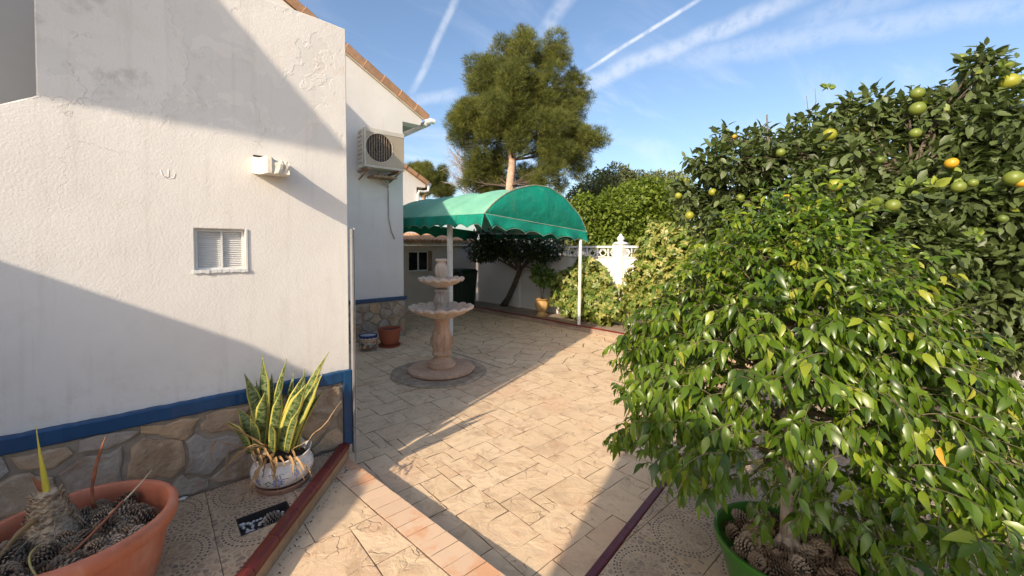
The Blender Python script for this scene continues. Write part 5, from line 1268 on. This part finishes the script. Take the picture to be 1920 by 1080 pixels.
# planting hole with white pebbles
ph = thing('planting_hole', 'small rectangular planting hole with soil and white pebbles', 'planting hole', (.44, 2.53, BZ))
MB().box((HX0, HY0, .12), (HX1, HY1, .180)).build('soil', SOIL, ph)
fr_ = MB()
for bx in (((HX0, HY0, .175), (HX0+.005, HY1, BZ+.001)), ((HX1-.005, HY0, .175), (HX1, HY1, BZ+.001)), ((HX0+.005, HY0, .175), (HX1-.005, HY0+.005, BZ+.001)), ((HX0+.005, HY1-.005, .175), (HX1-.005, HY1, BZ+.001))): fr_.box(*bx)
fr_.build('frame', plain('black edging', (.03, .025, .022), None, .8), ph)
def rock(seed, flat=.7):
    bm = bmesh.new(); bmesh.ops.create_icosphere(bm, subdivisions=2, radius=1)
    for v in bm.verts:
        n = noise.noise(v.co*1.3+Vector((seed*7, 0, 0))); v.co *= 1+.35*n; v.co.z *= flat
    me = bpy.data.meshes.new('pebble'); bm.to_mesh(me); bm.free(); me.materials.append(PEB); me.shade_smooth(); return me
PEB = plain('white pebble', (.68, .66, .62), (.52, .5, .47), .7, 30)
ROCKS = [rock(k) for k in range(4)]
rr = random.Random(31); pl_ = []
while len(pl_) < 44:
    x = rr.uniform(HX0+.02, HX1-.02); y = rr.uniform(HY0+.018, HY1-.018)
    if math.hypot((x-.45)/1.0, (y-2.545)/.6) < .062 and rr.random() < .9: continue
    r = rr.uniform(.007, .013) if len(pl_) > 3 else .018
    if all(math.hypot(x-a, y-b) > (r+c)*.85 for a, b, c in pl_): pl_.append((x, y, r))
for (x, y, r) in pl_:
    o = bpy.data.objects.new('pebble', ROCKS[rr.randrange(4)]); COL.objects.link(o); o.location = (x, y, .180+r*.6); o.scale = (r, r*rr.uniform(.7, 1), r*.9); o.rotation_euler = (0, 0, rr.uniform(0, 6))
    tag(o, 'white pebble lying on the soil of the small planting hole', 'pebble', 'white pebbles in the planting hole')
o = bpy.data.objects.new('pine_cone', CONES[0]); COL.objects.link(o); o.location = (.44, 2.545, .195); o.rotation_euler = (1.4, 0, 1); tag(o, 'single pine cone lying between the white pebbles', 'pine cone')
o = bpy.data.objects.new('white_chip', ROCKS[2]); COL.objects.link(o); o.location = (.11, 3.035, BZ+.008); o.scale = (.022, .016, .012); tag(o, 'white stone chip at the foot of the flagstone plinth', 'stone')

# ------------------------------------------------------------------ ficus in its green pot
PX, PY = 2.185, .535
fp = thing('green_pot', 'bright green round plant pot filled with pine cones at lower right', 'pot', (PX, PY, .02))
MB().lathe([(.20, 0), (.215, .01), (.245, .12), (.275, .24), (.288, .27), (.300, .275), (.306, .30), (.302, .312), (.290, .312), (.280, .295), (.272, .25), (.10, .22)], (PX, PY, .022), 64).build('body', GREENPL, fp, smooth='auto')
MB().lathe([(.0, .235), (.268, .232)], (PX, PY, .022), 32).build('soil', SOIL, fp)
cones(PX, PY, .272, .215, (52, 34), 'brown pine cone lying among others in the green pot', 8, avoid=(PX, PY, .06), sc=.88)
fi = thing('ficus_tree', 'bushy glossy green potted ficus filling the lower right', 'tree', (PX, PY, .25))
tr_ = [(PX-.01, PY, .24), (PX, PY, .40), (PX+.01, PY+.005, .62), (PX-.005, PY+.01, .9), (PX, PY, 1.2), (PX+.01, PY, 1.5), (PX, PY, 1.72)]
MB().tube(tr_, [.036, .028, .024, .020, .016, .010, .005], 10).build('trunk', BARK, fi, smooth=True)
rt = MB()
for (a, r_) in ((.5, .13), (2.2, .10), (3.6, .12), (5.0, .15), (5.9, .12)): rt.tube(curve((PX, PY, .40), (PX+math.cos(a)*.03, PY+math.sin(a)*.03, .30), (PX+math.cos(a)*r_, PY+math.sin(a)*r_, .262), 7), [.016, .018, .02, .02, .018, .014, .008], 7)
rt.tube([(PX+.045, PY-.02, .30), (PX+.05, PY-.015, .50), (PX+.03, PY, .70)], [.024, .02, .012], 8)
rt.build('roots', BARK, fi, smooth=True)
def crown_r(z):
    xs = [.30, .45, .62, .82, 1.02, 1.22, 1.42, 1.58, 1.72, 1.80, 1.88]; ys = [.30, .52, .72, .80, .82, .74, .60, .44, .30, .17, .04]
    return float(np.interp(z, xs, ys))
rr = random.Random(17); brm = MB(); LP, LD, LN, LS, LT = [], [], [], [], []
camdir = np.array([-RT.x*0-FW.x, -FW.y, 0])
for k in range(46):      # scaffold limbs, mostly hidden
    zt = rr.uniform(.7, 1.7); a = k*2.39996; R_ = crown_r(zt)*.7; st = Vector((PX, PY, zt*.6+.35)); e = Vector((PX+math.cos(a)*R_, PY+math.sin(a)*R_, zt))
    if e.z < st.z: st.z = e.z+.02
    brm.tube(wob_path(st, e, 6, .08, rr), [.010*(1-.65*i/6) for i in range(7)], 5, False)
for k in range(3700):
    zt = .36+1.50*rr.random()**.8; a = k*2.39996+rr.uniform(-.3, .3)
    lob = 1+.13*math.sin(3*a+zt*4)+.09*math.sin(5*a-zt*7+1)+.06*math.sin(9*a+zt*11)
    dirv = Vector((math.cos(a), math.sin(a), 0)); rgt = dirv.dot(RT); frt = -dirv.dot(Vector((FW.x, FW.y, 0)))
    R_ = 1.05*crown_r(zt)*lob*(rr.uniform(.80, 1.04) if k % 5 < 3 else rr.uniform(.45, .85))*(1+.10*max(0, rgt) if zt < 1.0 else 1-.34*max(0, rgt)*min(1, (zt-1.0)/.3))
    tip = Vector((PX+dirv.x*R_, PY+dirv.y*R_, zt-.05*R_))
    # the low limbs on the viewer's side are thin, so the trunk and pot show
    if zt < .80 and rgt < .22 and (frt > -.25 or zt < .5): continue
    if zt < .62 and rgt < .35: continue
    if zt < .92 and frt > -.2 and rgt < .45 and rr.random() < .50: continue
    if noise.noise(Vector((math.cos(a)*1.7+4, math.sin(a)*1.7, zt*2.6))) < -.42: continue
    tl = rr.uniform(.08, .24); az = rr.uniform(-.8, .8); outv = Vector((math.cos(a+az), math.sin(a+az), 0))
    upw = max(0, (zt-1.25)/.6)+rr.uniform(-.25, .45); s_ = tip-outv*tl*.7+Vector((0, 0, tl*(rr.uniform(.0, .45)-.9*upw)))
    tw = curve(s_, s_.lerp(tip, .6)+Vector((rr.uniform(-.02, .02), rr.uniform(-.02, .02), tl*rr.uniform(.1, .4))), tip+outv*.02, 10)
    brm.tube(tw, [.0022*(1-.6*i/9) for i in range(10)], 4, False)
    if zt > 1.45 and rr.random() < .28:
        up_s = rr.uniform(.05, .17); tw = curve(s_, s_.lerp(tip, .5)+Vector((0, 0, up_s)), tip+outv*.05+Vector((0, 0, up_s*1.2)), 10)
    young = rr.random() < .12; clump = rr.gauss(0, .10)
    for i in range(1, 10):
        if rr.random() < .05: continue
        p = tw[i]; d = (tw[min(i+1, 9)]-tw[i-1]).normalized(); s = d.cross(Vector((0, 0, 1))); s = s.normalized() if s.length > .01 else Vector((1, 0, 0))
        sg = 1 if i % 2 else -1
        dd = (d*rr.uniform(.3, 1.1)+s*sg*rr.uniform(.3, 1.1)+Vector((rr.uniform(-.3, .3), rr.uniform(-.3, .3), -rr.uniform(.0, 1.2)))).normalized()
        if i == 9: dd = (d+Vector((0, 0, -.5))).normalized()
        nn = (outv*.5+Vector((0, 0, .9))+s*sg*.6+Vector((rr.uniform(-.7, .7), rr.uniform(-.7, .7), rr.uniform(-.4, .3)))).normalized()
        LP.append(p); LD.append(dd); LN.append(nn); LS.append(rr.choice((.8, 1, 1, 1.12))*rr.uniform(.038, .066)*(.8 if i > 8 else 1)*(.78 if zt > 1.5 else 1)); LT.append(min(1, max(0, rr.gauss(.42, .19)+clump+(.28 if young and i > 4 else 0)+(.08 if i > 6 else 0))))
        if rr.random() < .002: LT[-1] = 1.0
brm.build('branches', plain('olive twig', (.16, .125, .07), (.09, .08, .04), .8, 20), fi, smooth=True)
split_leaves(FICUS, fi, L_FICUS, np.array([tuple(v) for v in LP]), np.array([tuple(v) for v in LD]), np.array([tuple(v) for v in LN]), np.array(LS), np.array(LT), 300)
# pale curled tufts and one orange leaf
for (px, py, d, r_) in ((1362,812,1.45,.038),(1378,845,1.45,.03),(1455,915,1.5,.045),(1425,880,1.52,.022),(1520,950,1.5,.040),(1500,925,1.52,.03)):
    c = np.array(at(px, py, d)); n = int(90*(r_/.04)**2); u = sphere(n)
    o = bake('pale_tuft', PALEL, fi, L_FICUS, c+u*(r_*RNG.uniform(.5, 1.1, n))[:, None]*np.array([1, 1, 1.3]), norm(u+sphere(n)*.8+np.array([0, 0, -.6])), sphere(n), RNG.uniform(.014, .026, n), RNG.uniform(.2, 1, n)); o['kind'] = 'stuff'
ol = plain('orange dying leaf', (.75, .30, .02), (.6, .22, .02), .5)
for (px, py, d) in ((1762, 838, 1.15), (1625, 915, 1.35)):
    V, F = L_FICUS; me = bpy.data.meshes.new('orange_leaf'); me.from_pydata([tuple(v) for v in V], [], [tuple(f) for f in F]); me.materials.append(ol); me.shade_smooth()
    o = bpy.data.objects.new('orange_leaf', me); COL.objects.link(o); o.parent = fi; p = at(px, py, d); o.location = p-Vector(fi.location)
    M = Matrix([list(v) for v in zip(RT, Vector((0, 0, -1)), -FW)]).to_4x4(); o.rotation_euler = M.to_euler(); o.scale = (.05,)*3; o['label'] = 'orange dying leaf'

# ------------------------------------------------------------------ orange tree
OB = blobs_px([(1850,150,3.5,.26),(1835,105,3.5,.13),(1800,200,3.8,.40),(1880,200,3.4,.26),(1720,235,3.9,.36),(1745,190,3.7,.20),(1640,250,3.9,.36),(1560,215,4.0,.20),(1560,270,4.0,.36),(1480,260,4.1,.24),(1480,320,4.1,.38),(1400,275,4.3,.24),(1350,262,4.3,.16),(1400,340,4.3,.36),(1330,350,4.4,.26),(1290,390,4.5,.26),(1280,350,4.5,.12),(1350,400,4.3,.34),(1420,410,4.2,.36),(1550,360,3.7,.42),(1650,340,3.6,.42),(1750,320,3.5,.44),(1850,290,3.4,.42),(1920,260,3.3,.30),(1500,420,3.8,.42),(1600,430,3.6,.42),(1700,420,3.4,.46),(1820,400,3.3,.48),(1920,380,3.2,.42),(1900,480,3.2,.42),(1780,500,3.3,.46),(1660,520,3.5,.42),(1550,510,3.8,.36),(1870,580,3.2,.42),(1760,610,3.3,.40),(1850,670,3.3,.30),(1920,640,3.2,.32),(1800,700,3.4,.2),(1960,500,3.2,.5),(1980,330,3.3,.5),(2000,620,3.3,.4),
      (1600,400,4.6,.6),(1750,380,4.5,.7),(1745,225,3.6,.3),(1790,235,3.5,.3),(1700,200,3.8,.22),(1380,305,4.0,.3),(1455,300,3.9,.3),(1325,315,4.2,.22),(1620,225,3.9,.25),(1850,450,4.4,.7),(1480,430,4.7,.5),(1700,540,4.5,.6),(1400,470,4.5,.35),(1330,450,4.6,.28)])
ox, oy = 4.9, .35
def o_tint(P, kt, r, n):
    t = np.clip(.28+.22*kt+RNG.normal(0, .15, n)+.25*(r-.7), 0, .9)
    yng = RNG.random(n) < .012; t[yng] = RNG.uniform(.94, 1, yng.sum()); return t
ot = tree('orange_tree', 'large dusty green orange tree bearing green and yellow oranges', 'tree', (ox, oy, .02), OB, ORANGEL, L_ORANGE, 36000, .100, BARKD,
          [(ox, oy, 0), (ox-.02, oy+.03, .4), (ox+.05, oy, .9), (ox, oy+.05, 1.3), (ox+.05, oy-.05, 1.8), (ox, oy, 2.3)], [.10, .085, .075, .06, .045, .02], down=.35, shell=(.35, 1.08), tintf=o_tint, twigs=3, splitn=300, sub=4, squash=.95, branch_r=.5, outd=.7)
# bare shoots and yellow leaf tips
MB().tube([at(1440, 330, 4.1), at(1440, 275, 4.1), at(1438, 215, 4.1)], [.012, .010, .007], 6).tube([at(1520, 250, 4.2), at(1515, 205, 4.2), at(1512, 180, 4.2)], [.006, .004, .002], 5).tube([at(1520, 225, 4.2), at(1530, 190, 4.2), at(1528, 165, 4.2)], [.004, .003, .002], 5).build('bare_shoot', TWIG, ot)
MB().tube([at(1660, 560, 2.9), at(1700, 580, 2.9), at(1760, 625, 2.9)], [.005, .004, .002], 5).tube([at(1690, 575, 2.9), at(1720, 560, 2.9)], [.003, .0015], 5).tube([at(1700, 585, 2.9), at(1730, 612, 2.9)], [.003, .0015], 5).build('bare_shoot', plain('grey dead twig', (.45, .4, .34), None, .9), ot)
def m_fruit(q):
    r = rnd(q); c = rco(q)
    base_ = q.n('ShaderNodeObjectInfo').outputs['Color']
    n = q.rng(q.noise(c, 14, 3), .4, .65)
    col = q.mix(q.m('MULTIPLY', n, .35), base_, (.20, .26, .03)); return bsdf(q, col, .42, q.noise(c, 260, 2), .35, .001)
FRUIT = mat('citrus peel', m_fruit)
bm = bmesh.new(); bmesh.ops.create_uvsphere(bm, u_segments=20, v_segments=14, radius=1)
for v in bm.verts:
    if v.co.z > .93: v.co.z -= .08
    v.co.z *= .96
fme = bpy.data.meshes.new('orange_fruit'); bm.to_mesh(fme); bm.free(); fme.materials.append(FRUIT); fme.shade_smooth()
G1, G2, YG, OY = (.085, .12, .02, 1), (.14, .175, .025, 1), (.27, .27, .025, 1), (.55, .29, .015, 1)
for (px, py, r, c) in ((1893,153,18,YG),(1915,150,14,G2),(1800,110,12,G2),(1720,175,14,G2),(1720,204,16,G2),(1555,253,15,YG),(1716,250,12,G2),(1464,286,10,G2),(1547,277,8,G2),(1784,306,13,OY),(1900,334,18,G2),(1915,342,12,OY),(1797,350,14,G2),(1566,347,15,YG),(1473,374,13,OY),(1336,360,9,YG),(1388,371,10,G2),(1272,367,8,YG),(1293,404,10,YG),(1288,338,8,YG),(1500,404,12,YG),(1645,378,12,G1),(1674,385,15,G2),(1600,458,11,G2),(1582,458,9,G1),(1748,592,15,G2),(1377,256,5,OY),(1824,343,10,G2),(1373,448,7,G1),(1290,447,7,G1),(1880,410,10,G1),(1650,300,9,G1)):
    cen = at(px, py, 1)-CAM; best = None
    for b in OB:
        v = Vector(b[:3])-CAM; dep = v.dot(FW); lat = (v/dep-cen).length*dep
        if lat < b[3]*1.0:
            dd = dep-math.sqrt(max(0, b[3]**2-lat**2)); best = dd if best is None else min(best, dd)
    dd = (best or 3.9)+.055; p = at(px, py, dd)
    o = bpy.data.objects.new('orange_fruit', fme); COL.objects.link(o); o.parent = ot; o.location = p-Vector(ot.location); s = r*dd/FOC*.80; o.scale = (s, s, s); o.color = c; o.rotation_euler = (rr.uniform(-.5, .5), rr.uniform(-.5, .5), rr.uniform(0, 6))
# yellow flower-like young shoot on the right
for (px, py, d, r_) in ((1830,440,2.85,.045),(1552,165,3.95,.05),(1440,298,4.0,.05),(1700,350,3.0,.06),(1880,125,3.2,.05),(1600,340,3.3,.05),(1750,350,3.0,.07),(1640,385,3.1,.05)):
    c = np.array(at(px, py, d)); n = 14; u = norm(sphere(n)+np.array([0, 0, .5]))
    bake('young_shoot', ORANGEL, ot, L_BROAD, c+u*.006, norm(u*1.2+sphere(n)*.2), sphere(n), RNG.uniform(r_*.9, r_*1.5, n), RNG.uniform(.95, 1, n))

# dry litter at the foot of the kerb
rr = random.Random(41); lit = MB()
for k in range(90):
    t = rr.random(); i = rr.choice((1, 2, 3)); a, b = KL[i], KL[i+1]; x = a[0]+(b[0]-a[0])*t+.012+rr.random()**2*.04; y = a[1]+(b[1]-a[1])*t-.012-rr.random()**2*.03
    an = rr.uniform(0, 6.28); L = rr.uniform(.004, .014); lit.add([(x, y, PZ+.001), (x+math.cos(an)*L, y+math.sin(an)*L, PZ+.004), (x+math.cos(an+.8)*L*.6, y+math.sin(an+.8)*L*.6, PZ+.010)], [(0, 1, 2)])
lo = lit.build('leaf_litter', plain('dark litter', (.09, .06, .03), (.05, .05, .02), .9)); tag(lo, 'dark crumbs of dry litter along the foot of the red kerb', 'litter', kind='stuff')
rr = random.Random(43)
